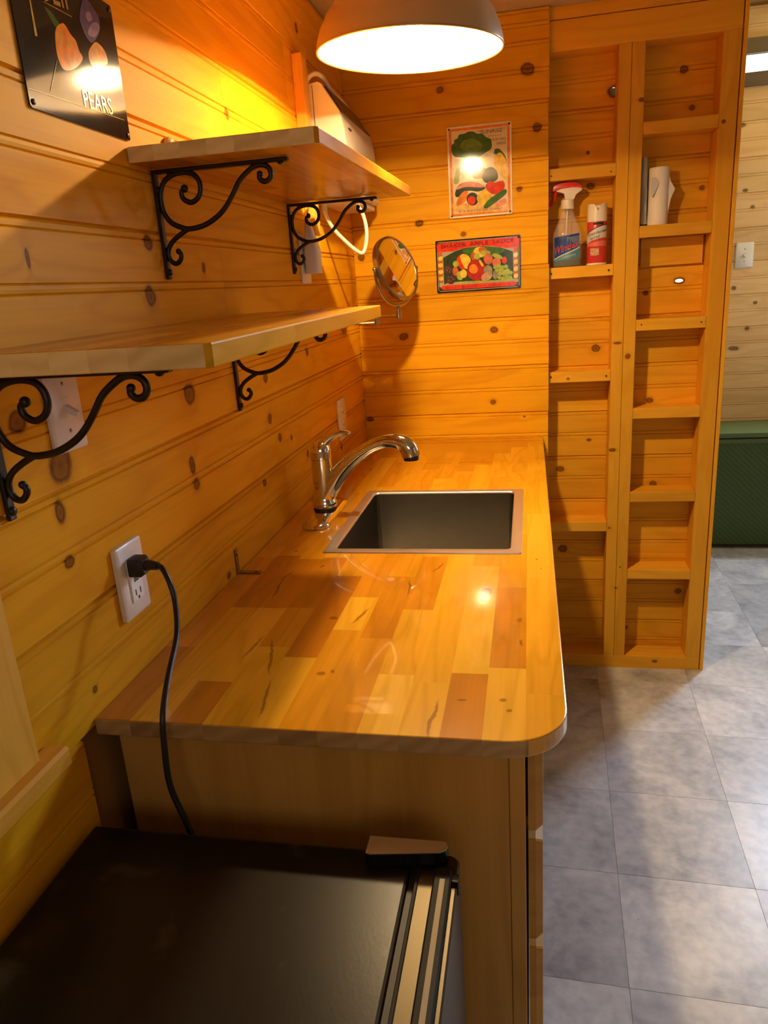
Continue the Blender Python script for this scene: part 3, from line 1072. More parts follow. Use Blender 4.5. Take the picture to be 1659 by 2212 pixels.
_nt.links.new(_bp.outputs[0], _bs.inputs['Normal'])
M_FRDOOR = plain('fridge_door_steel', (0.075, 0.062, 0.040), 0.40, 1.0)
M_GLOSSBLACK = plain('gloss_black', (0.006, 0.006, 0.006), 0.18)
M_MATTBLACK = plain('matt_black', (0.010, 0.009, 0.008), 0.55, spec=0.2)
M_GROOVE = plain('handle_insert', (0.16, 0.125, 0.08), 0.5, 0.3)
fr = thing('mini_fridge', 'black compact fridge with a steel door in the foreground', 'fridge', (.25, -2.11, 0))
link('body', MB().box((.014, -2.350, .022), (.446, -1.880, .790)).mesh('body', M_FRTOP, bevel=.004, segs=2), fr)
for fx in (.05, .41):
    for fy in (-2.31, -1.92):
        link('foot', MB().lathe([(.016, 0), (.014, .022)], 12, (fx, fy, 0)).mesh('foot', M_BLACKRUB), fr)
link('door_seal', MB().box((.4465, -2.346, .04), (.4535, -1.884, .784)).mesh('door_seal', M_BLACKRUB), fr)
dp = [(.4540, z) for z in (0,)]
door_loop = lambda ins, z: [(x, y, z) for x, y in [(.454 + ins, -2.352 + ins)] + [(.490 - ins + .014 * math.cos(a), -2.338 + .014 * math.sin(a)) for a in [-PI / 2 + PI / 2 * i / 5 for i in range(6)]] +
                            [(.490 - ins + .014 * math.cos(a), -1.891 - ins + .014 * math.sin(a)) for a in [PI / 2 * i / 5 for i in range(6)]] + [(.454 + ins, -1.877 - ins)]]
dr = link('door', MB().loft([door_loop(0, .030), door_loop(0, .787), door_loop(.002, .7895)]).mesh('door', M_FRDOOR, True, angle=30), fr)
link('edge_strip', MB().box((.4545, -2.349, .7890), (.4590, -1.884, .7915)).mesh('edge_strip', M_MATTBLACK, bevel=.0008), dr)
hp = rrect(.4765, -2.349, .4975, -1.905, .009, 5)
hd = link('handle', MB().loft([[(x, y, .7890) for x, y in hp], [(x, y, .7955) for x, y in hp], [(x, y, .7975) for x, y in rrect(.4785, -2.347, .4955, -1.907, .007, 5)]]).mesh('handle', M_MATTBLACK, True, angle=30), dr)
link('handle_groove', MB().box((.4845, -2.346, .7970), (.4905, -1.925, .7983)).mesh('handle_groove', M_GROOVE), hd)
link('handle_clip', MB().box((.4972, -1.925, .775), (.5062, -1.912, .7950)).mesh('handle_clip', M_GLOSSBLACK, bevel=.001), hd)
hg = [(.3925, -1.8785), (.3925, -1.9075), (.398, -1.909), (.482, -1.897), (.4895, -1.892), (.491, -1.886), (.4885, -1.8795), (.484, -1.878)]
hc = link('hinge_cover', MB().loft([[(x, y, .7912) for x, y in hg], [(x, y, .8085) for x, y in hg]]).mesh('hinge_cover', M_GLOSSBLACK, bevel=.001), fr)
cxh, cyh = sum(q[0] for q in hg) / 8, sum(q[1] for q in hg) / 8
link('hinge_cap', MB().loft([[(cxh + (x - cxh) * .985, cyh + (y - cyh) * .97, z) for x, y in hg] for z in (.8083, .8093)]).mesh('hinge_cap', plain('hinge_steel', (0.66, 0.58, 0.42), 0.35, 0.6)), hc)

# ------------------------------------------------------------------ plates, plug and cord
M_PLATE = plain('white_plastic', (0.80, 0.76, 0.70), 0.3)
M_SLOT = plain('slot_dark', (0.02, 0.018, 0.015), 0.6)
M_CORD = plain('black_cord', (0.010, 0.010, 0.010), 0.35)


def wall_plate(name, label, cat, c, nrm_frame, w, h, kind, t=.007):
    """plate in local x (across), y (up), z (out of the wall)"""
    p = thing(name, label, cat, c)
    F = nrm_frame
    lp = lambda ins, z: [(x, y, z) for x, y in rrect(-w / 2 + ins, -h / 2 + ins, w / 2 - ins, h / 2 - ins, .003, 2)]
    link('plate', MB().loft([lp(0, .0008), lp(0, t - .002), lp(.003, t)]).xform(F).mesh('plate', M_PLATE, True, angle=30), p)
    if kind == 'decor':
        d = link('receptacle', MB().box((-.0165, -.033, t - .001), (.0165, .033, t + .0025)).xform(F).mesh('receptacle', M_PLATE, bevel=.0008), p)
        mb = MB()
        for yy in (-.020, .020):
            mb.box((-.0075, yy - .004, t + .002), (-.0052, yy + .005, t + .0028)).box((.0052, yy - .004, t + .002), (.0075, yy + .005, t + .0028))
            mb.lathe([(.0025, 0), (.0025, .0008)], 8, (0, yy - .009, t + .002))
        mb.box((-.006, -.003, t + .002), (.006, -.0005, t + .003)).box((-.006, .0005, t + .002), (.006, .003, t + .003))
        link('slots', mb.xform(F).mesh('slots', M_SLOT), d)
    elif kind == 'duplex':
        for yy in (-.0195, .0195):
            d = link('receptacle', MB().lathe([(.0165, 0), (.0165, .0022), (.0158, .0026)], 18, (0, yy, t - .001), .82, 1).xform(F).mesh('receptacle', M_PLATE, True, angle=40), p)
            link('slots', MB().box((-.0068, yy - .002, t + .0008), (-.0048, yy + .006, t + .0019)).box((.0048, yy - .002, t + .0008), (.0068, yy + .006, t + .0019)).xform(F).mesh('slots', M_SLOT), d)
    elif kind == 'toggle':
        link('toggle_frame', MB().box((-.006, -.0125, t - .001), (.006, .0125, t + .0006)).xform(F).mesh('toggle_frame', M_PLATE, bevel=.0005), p)
        link('toggle', MB().loft([[(-.004, -.006, t), (.004, -.006, t), (.004, .004, t), (-.004, .004, t)], [(-.003, -.012, t + .014), (.003, -.012, t + .014), (.003, -.006, t + .016), (-.003, -.006, t + .016)]]).xform(F).mesh('toggle', M_PLATE), p)
        for yy in (-.030, .030):
            link('screw', MB().ball((0, yy, t - .0005), .003, 5, sz=.6).xform(F).mesh('screw', M_STEEL, True), p)
    return p


def left_frame(y, z, x=0.0):
    return frame((x, y, z), (0, 1, 0), (0, 0, 1))


def back_frame(x, y, z):
    return frame((x, y, z), (1, 0, 0), (0, 0, 1))


wall_plate('wall_outlet', 'white wall outlet with a black plug and cord in it', 'outlet', (0, -1.678, 1.063), left_frame(-1.678, 1.063), .071, .113, 'decor', .010)
wall_plate('wall_outlet', 'slim white outlet plate on the wall behind the faucet', 'outlet', (0, -.362, 1.062), left_frame(-.362, 1.062), .086, .127, 'duplex')
wall_plate('wall_outlet', 'white outlet plate under the upper shelf behind its far bracket', 'outlet', (0, -.612, 1.538), left_frame(-.612, 1.538), .076, .124, 'duplex')
wall_plate('light_switch', 'white toggle light switch under the lower shelf', 'switch', (0, -1.758, 1.333), left_frame(-1.758, 1.333), .070, .112, 'toggle')
wall_plate('light_switch', 'white toggle light switch on the far room wall above the green chest', 'switch', (1.678, Y_FAR, 1.490), back_frame(1.678, Y_FAR, 1.490), .086, .124, 'toggle')

pc = thing('power_cord', 'black fridge power cord hanging over the counter edge', 'cord', (.02, -1.68, 1.085))
cp = catmull([(.050, -1.684, 1.087), (.064, -1.690, 1.085), (.078, -1.700, 1.066), (.086, -1.708, 1.040), (.099, -1.740, 1.005), (.111, -1.800, .974), (.118, -1.838, .946), (.119, -1.850, .911), (.120, -1.856, .844), (.136, -1.857, .781), (.15, -1.858, .70), (.16, -1.86, .45)], 6)
link('cable', MB().tube(cp, .0042, 10).mesh('cable', M_CORD, True), pc)
link('plug', MB().loft([[(x, y, z) for y, z in rrect(-1.697, 1.071, -1.667, 1.099, .005, 3)] for x in (.0130, .030)] + [[(.036, y, z) for y, z in rrect(-1.693, 1.076, -1.673, 1.095, .004, 3)]]).mesh('plug', M_BLACKRUB, True, angle=35), pc)
link('strain_relief', MB().tube([(.035, -1.683, 1.0865), (.044, -1.6835, 1.087), (.056, -1.686, 1.0865)], [.0085, .0075, .006], 12).mesh('strain_relief', M_BLACKRUB, True), pc)

ad = thing('plug_adapter', 'white plug-in adapter hanging from the outlet under the upper shelf', 'adapter', (.03, -.62, 1.50))
link('housing', MB().loft([[(x, y, z) for x, y in rrect(.0105, -.642, .046, -.592, .008, 3)] for z in (1.500, 1.560)] + [[(x, y, z) for x, y in rrect(.013, -.634, .036, -.600, .008, 3)] for z in (1.600,)] + [[(x, y, z) for x, y in rrect(.016, -.628, .028, -.608, .005, 3)] for z in (1.632,)]).mesh('housing', plain('cool_white_plastic', (0.78, 0.80, 0.84), 0.35), True, angle=40), ad)
link('lead', MB().tube(catmull([(.022, -.618, 1.628), (.020, -.60, 1.66), (.018, -.56, 1.675), (.03, -.50, 1.69)], 5), .003, 8).mesh('lead', M_PLATE, True), ad)

# steel corner brace screwed to wall and counter
cb = thing('corner_brace', 'small steel L-shaped corner brace on the counter by the wall', 'bracket', (.001, -1.288, .914))
link('upright', MB().box((.0003, -1.2955, .9145), (.0023, -1.2815, .966)).mesh('upright', M_STEEL, bevel=.0006), cb)
link('foot', MB().box((.0003, -1.2955, .9145), (.052, -1.2815, .9165)).mesh('foot', M_STEEL, bevel=.0006), cb)
for q in ((.0025, -1.2885, .953),):
    link('screw', MB().ball(q, .0032, 5, sx=.5).mesh('screw', M_KNOB, True), cb)
link('screw', MB().ball((.040, -1.2885, .9168), .0032, 5, sz=.5).mesh('screw', M_KNOB, True), cb)

# ------------------------------------------------------------------ flat prints: (ink, smooth outline?, outline in metres on the plate)
ART_SEED=[
('tint',0,[(0.0113,0.0175),(0.0113,0.0466),(0.0961,0.0385),(0.1921,0.0377),(0.1921,0.0087)]),
('green',1,[(0.0127,0.2076),(0.0147,0.2206),(0.0226,0.2254),(0.0226,0.2333),(0.0339,0.2392),(0.0396,0.2481),(0.0565,0.2497),(0.0678,0.2542),(0.0848,0.2526),(0.0961,0.2458),(0.113,0.2434),(0.1243,0.2335),(0.1384,0.226),(0.1418,0.2099),(0.1384,0.1969),(0.1243,0.1899),(0.1017,0.1781),(0.0678,0.1776),(0.0396,0.1821),(0.0198,0.1873)]),
('cabbage',1,[(0.0396,0.2138),(0.0565,0.2312),(0.0848,0.232),(0.1074,0.2174),(0.1102,0.2014),(0.0848,0.1951),(0.0565,0.1995)]),
('ivory',1,[(0.0198,0.1728),(0.0452,0.1738),(0.0735,0.1641),(0.0565,0.1229),(0.0311,0.1192),(0.017,0.1307)]),
('lime',1,[(0.017,0.1069),(0.0226,0.1356),(0.0339,0.1587),(0.0396,0.1583),(0.0367,0.1294),(0.0311,0.106)]),
('green',1,[(0.1441,0.1913),(0.1639,0.1958),(0.1837,0.1729),(0.1879,0.1489),(0.1695,0.1712),(0.1526,0.1802)]),
('ivory',1,[(0.0819,0.1451),(0.0961,0.1706),(0.1243,0.1899),(0.1498,0.1949),(0.1384,0.1758),(0.1074,0.1501),(0.0876,0.1394)]),
('yellow',1,[(0.1483,0.1699),(0.1667,0.1846),(0.1837,0.165),(0.1921,0.1302),(0.1879,0.104),(0.1695,0.1157),(0.1526,0.1406)]),
('orange',1,[(0.0791,0.1294),(0.0961,0.1442),(0.1215,0.1426),(0.1243,0.1186),(0.1017,0.1134),(0.0819,0.116)]),
('dark',1,[(0.1088,0.117),(0.1215,0.1399),(0.1413,0.1439),(0.1568,0.1298),(0.1588,0.1085),(0.1413,0.099),(0.1187,0.1005)]),
('dark',1,[(0.0198,0.0751),(0.0311,0.0981),(0.0565,0.1071),(0.0904,0.1036),(0.1187,0.0846),(0.0961,0.0755),(0.0622,0.0803),(0.0283,0.064)]),
('pink',1,[(0.0226,0.0868),(0.0396,0.1015),(0.065,0.1078),(0.0932,0.1021),(0.1158,0.0875),(0.0961,0.0874),(0.0565,0.0925)]),
('red',1,[(0.1187,0.0899),(0.1328,0.1022),(0.1498,0.0985),(0.1752,0.1009),(0.1808,0.0833),(0.1695,0.0682),(0.1469,0.0617),(0.1271,0.0735)]),
('orange',1,[(0.0226,0.0379),(0.0311,0.0638),(0.0509,0.081),(0.0622,0.075),(0.0537,0.0518),(0.0396,0.0408)]),
('dark',1,[(0.0955,0.0531),(0.0918,0.0417),(0.0822,0.0351),(0.0704,0.0359),(0.0607,0.0437),(0.0571,0.0555),(0.0607,0.0669),(0.0704,0.0735),(0.0822,0.0728),(0.0918,0.065)]),
('red',1,[(0.0862,0.0497),(0.0837,0.0418),(0.0774,0.0372),(0.0695,0.0377),(0.0632,0.0431),(0.0607,0.0513),(0.0632,0.0593),(0.0695,0.0638),(0.0774,0.0633),(0.0837,0.058)]),
('yellow',1,[(0.0899,0.0574),(0.1017,0.0712),(0.1173,0.0808),(0.1328,0.0679),(0.1427,0.0541),(0.1328,0.0388),(0.113,0.0322),(0.0961,0.0412)]),
('green',1,[(0.1116,0.027),(0.1243,0.0447),(0.1469,0.0591),(0.1808,0.0754),(0.1851,0.0619),(0.1582,0.0425),(0.1384,0.0306),(0.1215,0.0224)]),
('pink',1,[(0.1483,0.0352),(0.1639,0.0422),(0.1808,0.0477),(0.1851,0.0355),(0.1667,0.0248),(0.1526,0.0257)]),
]
ART_SAUCE=[
('red',0,[(0.0046,0.1596),(0.2771,0.1622),(0.2771,0.1306),(0.2346,0.1293),(0.2152,0.1336),(0.1862,0.1391),(0.1571,0.1421),(0.1281,0.1426),(0.0991,0.1405),(0.0797,0.1366),(0.0604,0.1317),(0.0046,0.1316)]),
('dark',0,[(0.0246,0.1134),(0.0643,0.1312),(0.0991,0.1398),(0.1571,0.1414),(0.2152,0.1329),(0.2558,0.1173),(0.2578,0.0269),(0.0246,0.0276)]),
('green',1,[(0.0913,0.1333),(0.13,0.1399),(0.1571,0.1403),(0.1958,0.1353),(0.2307,0.1241),(0.1842,0.1049),(0.1184,0.1102)]),
('lime',0,[(0.0246,0.0276),(0.041,0.033),(0.0991,0.0336),(0.1765,0.0312),(0.2578,0.0305),(0.2578,0.0247)]),
('yellow',1,[(0.1688,0.122),(0.1647,0.1124),(0.154,0.1069),(0.1409,0.1076),(0.1302,0.1142),(0.1262,0.1242),(0.1302,0.1338),(0.1409,0.1393),(0.154,0.1386),(0.1647,0.1319)]),
('rust',1,[(0.1707,0.1291),(0.1681,0.1239),(0.1613,0.121),(0.153,0.1214),(0.1462,0.1251),(0.1436,0.1305),(0.1462,0.1357),(0.153,0.1386),(0.1613,0.1382),(0.1681,0.1345)]),
('red',1,[(0.0701,0.1056),(0.0836,0.1193),(0.103,0.111),(0.0991,0.0769),(0.0836,0.0741),(0.073,0.0891)]),
('yellow',1,[(0.0817,0.114),(0.0913,0.121),(0.1068,0.1162),(0.1165,0.1013),(0.1088,0.0782),(0.0991,0.0733),(0.0875,0.092)]),
('lime',1,[(0.1823,0.1185),(0.179,0.1139),(0.1703,0.1114),(0.1595,0.112),(0.1508,0.1154),(0.1475,0.1204),(0.1508,0.125),(0.1595,0.1275),(0.1703,0.1269),(0.179,0.1235)]),
('rust',1,[(0.1359,0.1111),(0.134,0.1037),(0.1292,0.0994),(0.1232,0.0997),(0.1184,0.1046),(0.1165,0.1121),(0.1184,0.1194),(0.1232,0.1238),(0.1292,0.1235),(0.134,0.1186)]),
('lime',1,[(0.1475,0.1086),(0.1456,0.1029),(0.1408,0.0996),(0.1348,0.0999),(0.13,0.1037),(0.1281,0.1097),(0.13,0.1154),(0.1348,0.1188),(0.1408,0.1185),(0.1456,0.1146)]),
('salmon',1,[(0.1891,0.0992),(0.1863,0.0887),(0.179,0.0826),(0.1701,0.083),(0.1628,0.09),(0.16,0.1008),(0.1628,0.1112),(0.1701,0.1174),(0.179,0.1169),(0.1863,0.11)]),
('lime',1,[(0.2225,0.098),(0.2175,0.0956),(0.2079,0.097),(0.1974,0.1017),(0.1901,0.1079),(0.1886,0.1131),(0.1936,0.1155),(0.2032,0.1141),(0.2136,0.1094),(0.221,0.1032)]),
('salmon',1,[(0.2162,0.086),(0.2134,0.0782),(0.2061,0.0737),(0.1972,0.0741),(0.1899,0.0795),(0.1871,0.0876),(0.1899,0.0954),(0.1972,0.0999),(0.2061,0.0994),(0.2134,0.0941)]),
('red',1,[(0.2359,0.0913),(0.2344,0.085),(0.2303,0.0813),(0.2253,0.0815),(0.2212,0.0857),(0.2197,0.0922),(0.2212,0.0984),(0.2253,0.1022),(0.2303,0.1019),(0.2344,0.0977)]),
('berry',1,[(0.0544,0.0748),(0.0517,0.067),(0.0448,0.0624),(0.0361,0.0629),(0.0292,0.0682),(0.0265,0.0763),(0.0292,0.0841),(0.0361,0.0886),(0.0448,0.0882),(0.0517,0.0829)]),
('lime',1,[(0.0759,0.0908),(0.074,0.085),(0.0692,0.0817),(0.0632,0.082),(0.0584,0.0859),(0.0565,0.0918),(0.0584,0.0976),(0.0632,0.1009),(0.0692,0.1006),(0.074,0.0967)]),
('rust',1,[(0.0739,0.0674),(0.0721,0.059),(0.0672,0.054),(0.0613,0.0543),(0.0564,0.0598),(0.0546,0.0684),(0.0564,0.0768),(0.0613,0.0818),(0.0672,0.0815),(0.0721,0.076)]),
('berry',1,[(0.0637,0.0418),(0.0606,0.0329),(0.0527,0.0277),(0.0429,0.0283),(0.035,0.0343),(0.0319,0.0435),(0.035,0.0523),(0.0429,0.0575),(0.0527,0.057),(0.0606,0.051)]),
('lime',1,[(0.0913,0.052),(0.0891,0.0437),(0.0833,0.0387),(0.0761,0.0391),(0.0703,0.0447),(0.0681,0.0533),(0.0703,0.0616),(0.0761,0.0666),(0.0833,0.0662),(0.0891,0.0606)]),
('yellow',1,[(0.1026,0.0578),(0.1004,0.0496),(0.0948,0.0448),(0.0879,0.0451),(0.0823,0.0506),(0.0801,0.059),(0.0823,0.0671),(0.0879,0.0719),(0.0948,0.0716),(0.1004,0.0661)]),
('crimson',1,[(0.1662,0.0652),(0.1603,0.0456),(0.1446,0.0341),(0.1252,0.0351),(0.1095,0.0483),(0.1035,0.0685),(0.1095,0.0882),(0.1252,0.0997),(0.1446,0.0986),(0.1603,0.0855)]),
('orange',1,[(0.1397,0.0702),(0.137,0.0613),(0.1297,0.0562),(0.1207,0.0566),(0.1135,0.0626),(0.1107,0.0718),(0.1135,0.0806),(0.1207,0.0858),(0.1297,0.0854),(0.137,0.0794)]),
('yellow',1,[(0.1552,0.0892),(0.1582,0.0805),(0.1572,0.076),(0.1528,0.0783),(0.1475,0.0861),(0.1445,0.0949),(0.1454,0.0994),(0.1499,0.097)]),
('taupe',1,[(0.1881,0.0613),(0.1853,0.0508),(0.1781,0.0447),(0.1691,0.0452),(0.1619,0.0521),(0.1591,0.0629),(0.1619,0.0733),(0.1691,0.0795),(0.1781,0.079),(0.1853,0.0721)]),
('tan',1,[(0.1855,0.0541),(0.1869,0.0457),(0.1814,0.0367),(0.1711,0.0306),(0.1598,0.0298),(0.152,0.0345),(0.1506,0.0429),(0.1561,0.0519),(0.1665,0.0579),(0.1777,0.0588)]),
('taupe',1,[(0.2071,0.0477),(0.2053,0.0387),(0.2007,0.0334),(0.1949,0.0337),(0.1903,0.0395),(0.1885,0.0487),(0.1903,0.0576),(0.1949,0.0629),(0.2007,0.0626),(0.2053,0.0568)]),
('grape',1,[(0.2048,0.0713),(0.2027,0.0668),(0.1978,0.0651),(0.1929,0.0673),(0.1908,0.072),(0.1929,0.0765),(0.1978,0.0781),(0.2027,0.076)]),
('grape',1,[(0.2164,0.0743),(0.2143,0.0698),(0.2094,0.0681),(0.2045,0.0703),(0.2024,0.075),(0.2045,0.0795),(0.2094,0.0811),(0.2143,0.079)]),
('grape',1,[(0.228,0.07),(0.2259,0.0655),(0.221,0.0639),(0.2161,0.0661),(0.214,0.0708),(0.2161,0.0753),(0.221,0.0769),(0.2259,0.0747)]),
('grape',1,[(0.2396,0.0712),(0.2375,0.0667),(0.2326,0.0651),(0.2277,0.0673),(0.2257,0.072),(0.2277,0.0764),(0.2326,0.0781),(0.2375,0.0759)]),
('grape',1,[(0.2106,0.0619),(0.2085,0.0574),(0.2036,0.0558),(0.1987,0.058),(0.1966,0.0627),(0.1987,0.0672),(0.2036,0.0688),(0.2085,0.0666)]),
('grape',1,[(0.2222,0.0622),(0.2201,0.0577),(0.2152,0.0561),(0.2103,0.0582),(0.2082,0.063),(0.2103,0.0674),(0.2152,0.0691),(0.2201,0.0669)]),
('grape',1,[(0.2338,0.0571),(0.2317,0.0526),(0.2268,0.0509),(0.2219,0.0531),(0.2198,0.0578),(0.2219,0.0623),(0.2268,0.0639),(0.2317,0.0618)]),
('grape',1,[(0.2454,0.0583),(0.2434,0.0538),(0.2384,0.0521),(0.2335,0.0543),(0.2315,0.059),(0.2335,0.0635),(0.2384,0.0651),(0.2434,0.063)]),
('grape',1,[(0.2202,0.0506),(0.2182,0.0461),(0.2133,0.0444),(0.2083,0.0466),(0.2063,0.0513),(0.2083,0.0558),(0.2133,0.0574),(0.2182,0.0553)]),
('grape',1,[(0.2318,0.0481),(0.2298,0.0437),(0.2249,0.042),(0.22,0.0442),(0.2179,0.0489),(0.22,0.0534),(0.2249,0.055),(0.2298,0.0529)]),
('grape',1,[(0.2435,0.0475),(0.2414,0.043),(0.2365,0.0414),(0.2316,0.0436),(0.2295,0.0483),(0.2316,0.0528),(0.2365,0.0544),(0.2414,0.0522)]),
('grape',1,[(0.2551,0.0505),(0.253,0.046),(0.2481,0.0444),(0.2432,0.0466),(0.2411,0.0513),(0.2432,0.0558),(0.2481,0.0574),(0.253,0.0552)]),
('grape',1,[(0.2183,0.038),(0.2163,0.0335),(0.2113,0.0319),(0.2064,0.0341),(0.2044,0.0388),(0.2064,0.0433),(0.2113,0.0449),(0.2163,0.0427)]),
('grape',1,[(0.2299,0.0338),(0.2279,0.0293),(0.2229,0.0277),(0.218,0.0298),(0.216,0.0345),(0.218,0.039),(0.2229,0.0407),(0.2279,0.0385)]),
('grape',1,[(0.2415,0.0386),(0.2395,0.0341),(0.2346,0.0325),(0.2296,0.0346),(0.2276,0.0393),(0.2296,0.0438),(0.2346,0.0455),(0.2395,0.0433)]),
('grape',1,[(0.2531,0.0362),(0.2511,0.0317),(0.2462,0.03),(0.2412,0.0322),(0.2392,0.0369),(0.2412,0.0414),(0.2462,0.043),(0.2511,0.0409)]),
('grape',1,[(0.2454,0.0294),(0.2434,0.0249),(0.2384,0.0232),(0.2335,0.0254),(0.2315,0.0301),(0.2335,0.0346),(0.2384,0.0362),(0.2434,0.0341)]),
('grape',1,[(0.2318,0.0283),(0.2298,0.0238),(0.2249,0.0221),(0.22,0.0243),(0.2179,0.029),(0.22,0.0335),(0.2249,0.0351),(0.2298,0.033)]),
('grape',1,[(0.256,0.0288),(0.254,0.0243),(0.2491,0.0227),(0.2441,0.0248),(0.2421,0.0295),(0.2441,0.034),(0.2491,0.0357),(0.254,0.0335)]),
('taupe',1,[(0.037,0.082),(0.0361,0.0805),(0.0344,0.0806),(0.0335,0.0822),(0.0344,0.0837),(0.0361,0.0836)]),
('taupe',1,[(0.0447,0.0798),(0.0438,0.0783),(0.0421,0.0784),(0.0412,0.08),(0.0421,0.0815),(0.0438,0.0814)]),
('taupe',1,[(0.0505,0.0741),(0.0496,0.0726),(0.0479,0.0727),(0.047,0.0743),(0.0479,0.0758),(0.0496,0.0757)]),
('taupe',1,[(0.0389,0.0729),(0.038,0.0714),(0.0363,0.0715),(0.0354,0.0731),(0.0363,0.0746),(0.038,0.0745)]),
('taupe',1,[(0.0466,0.0671),(0.0458,0.0655),(0.044,0.0656),(0.0432,0.0672),(0.044,0.0688),(0.0458,0.0687)]),
('taupe',1,[(0.0428,0.051),(0.0419,0.0495),(0.0402,0.0496),(0.0393,0.0512),(0.0402,0.0527),(0.0419,0.0526)]),
('taupe',1,[(0.0515,0.0487),(0.0506,0.0472),(0.0489,0.0473),(0.048,0.0489),(0.0489,0.0504),(0.0506,0.0503)]),
('taupe',1,[(0.0583,0.043),(0.0574,0.0414),(0.0556,0.0415),(0.0548,0.0431),(0.0556,0.0447),(0.0574,0.0446)]),
('taupe',1,[(0.0428,0.0402),(0.0419,0.0387),(0.0402,0.0387),(0.0393,0.0404),(0.0402,0.0419),(0.0419,0.0418)]),
('taupe',1,[(0.0505,0.0361),(0.0496,0.0346),(0.0479,0.0347),(0.047,0.0363),(0.0479,0.0378),(0.0496,0.0378)]),
('rust',0,[(0.0081,0.1305),(0.0223,0.1307),(0.0223,0.0358),(0.0081,0.0352)]),
('yellow',1,[(0.0087,0.1161),(0.0217,0.1181),(0.0221,0.1081),(0.0149,0.1045),(0.0087,0.107)]),
('yellow',1,[(0.0087,0.0947),(0.0217,0.0968),(0.0221,0.0868),(0.0149,0.0832),(0.0087,0.0857)]),
('yellow',1,[(0.0087,0.0734),(0.0217,0.0754),(0.0221,0.0655),(0.0149,0.0619),(0.0087,0.0644)]),
('yellow',1,[(0.0087,0.0521),(0.0217,0.0541),(0.0221,0.0442),(0.0149,0.0406),(0.0087,0.0431)]),
('rust',0,[(0.2587,0.1289),(0.2717,0.1291),(0.2717,0.0325),(0.2587,0.0319)]),
('ivory',1,[(0.2593,0.1108),(0.2709,0.1138),(0.2713,0.1029),(0.2646,0.0988),(0.2593,0.1009)]),
('yellow',1,[(0.2593,0.0888),(0.2709,0.0918),(0.2713,0.0809),(0.2646,0.0767),(0.2593,0.0788)]),
('yellow',1,[(0.2593,0.0667),(0.2709,0.0697),(0.2713,0.0589),(0.2646,0.0547),(0.2593,0.0568)]),
('yellow',1,[(0.2593,0.0447),(0.2709,0.0477),(0.2713,0.0368),(0.2646,0.0327),(0.2593,0.0348)]),
('red',0,[(0.012,0.018),(0.0226,0.0246),(0.2578,0.0229),(0.2707,0.0163),(0.2607,0.009),(0.0226,0.0096)]),
]
ART_TULIP=[
('leaf',1,[(0.067,0.124),(0.079,0.123),(0.089,0.117),(0.095,0.112),(0.084,0.107),(0.076,0.114)]),
('orange',1,[(0.083,0.104),(0.098,0.115),(0.107,0.116),(0.117,0.108),(0.127,0.103),(0.131,0.093),(0.137,0.085),(0.116,0.069),(0.089,0.06),(0.079,0.067),(0.077,0.083)]),
('amber',1,[(0.085,0.104),(0.093,0.109),(0.099,0.103),(0.091,0.088),(0.082,0.086)]),
('amber',1,[(0.105,0.099),(0.116,0.103),(0.118,0.094),(0.111,0.09),(0.105,0.092)]),
('amber',1,[(0.157,0.1),(0.175,0.114),(0.187,0.115),(0.2,0.109),(0.202,0.095),(0.177,0.085),(0.158,0.082),(0.153,0.09)]),
('orange',1,[(0.183,0.106),(0.194,0.109),(0.201,0.1),(0.189,0.09),(0.185,0.095)]),
('violet',1,[(0.147,0.139),(0.157,0.156),(0.165,0.163),(0.177,0.163),(0.187,0.157),(0.197,0.15),(0.195,0.136),(0.184,0.123),(0.166,0.111),(0.154,0.116),(0.146,0.129)]),
('lilac',1,[(0.161,0.121),(0.173,0.135),(0.188,0.142),(0.195,0.138),(0.19,0.13),(0.174,0.12)]),
('lilac',1,[(0.165,0.147),(0.174,0.15),(0.179,0.143),(0.168,0.137),(0.163,0.14)]),
('gold',0,[(0.036,0.122),(0.039,0.123),(0.04,0.085),(0.035,0.084)]),
('gold',0,[(0.066,0.13),(0.126,0.131),(0.126,0.13),(0.065,0.129)]),
('gold',0,[(-0.002,0.021),(0.226,0.027),(0.225,0.026),(-0.002,0.02)]),
('leaf',0,[(0.073,0.068),(0.075,0.068),(0.048,0.027),(0.046,0.026)]),
]

INK = {'cabbage': (.15, .26, .05), 'tint': (.86, .50, .16), 'green': (.07, .16, .035), 'lime': (.36, .42, .08), 'ivory': (.80, .70, .42), 'yellow': (.85, .55, .06), 'orange': (.80, .24, .03), 'dark': (.035, .060, .026), 'pink': (.78, .30, .20), 'red': (.72, .05, .02),
       'rust': (.55, .12, .03), 'salmon': (.62, .16, .08), 'berry': (.10, .035, .04), 'crimson': (.42, .03, .02), 'taupe': (.28, .25, .17), 'tan': (.48, .30, .17), 'grape': (.34, .42, .06), 'leaf': (.05, .10, .02), 'amber': (.70, .30, .05),
       'violet': (.10, .08, .17), 'lilac': (.26, .19, .28), 'gold': (.55, .33, .05)}
M_INK = {}


def ink(c):
    if c not in M_INK:
        M_INK[c] = plain('print_' + c, INK[c], 0.10, vary=0.22, bscale=70)
    return M_INK[c]


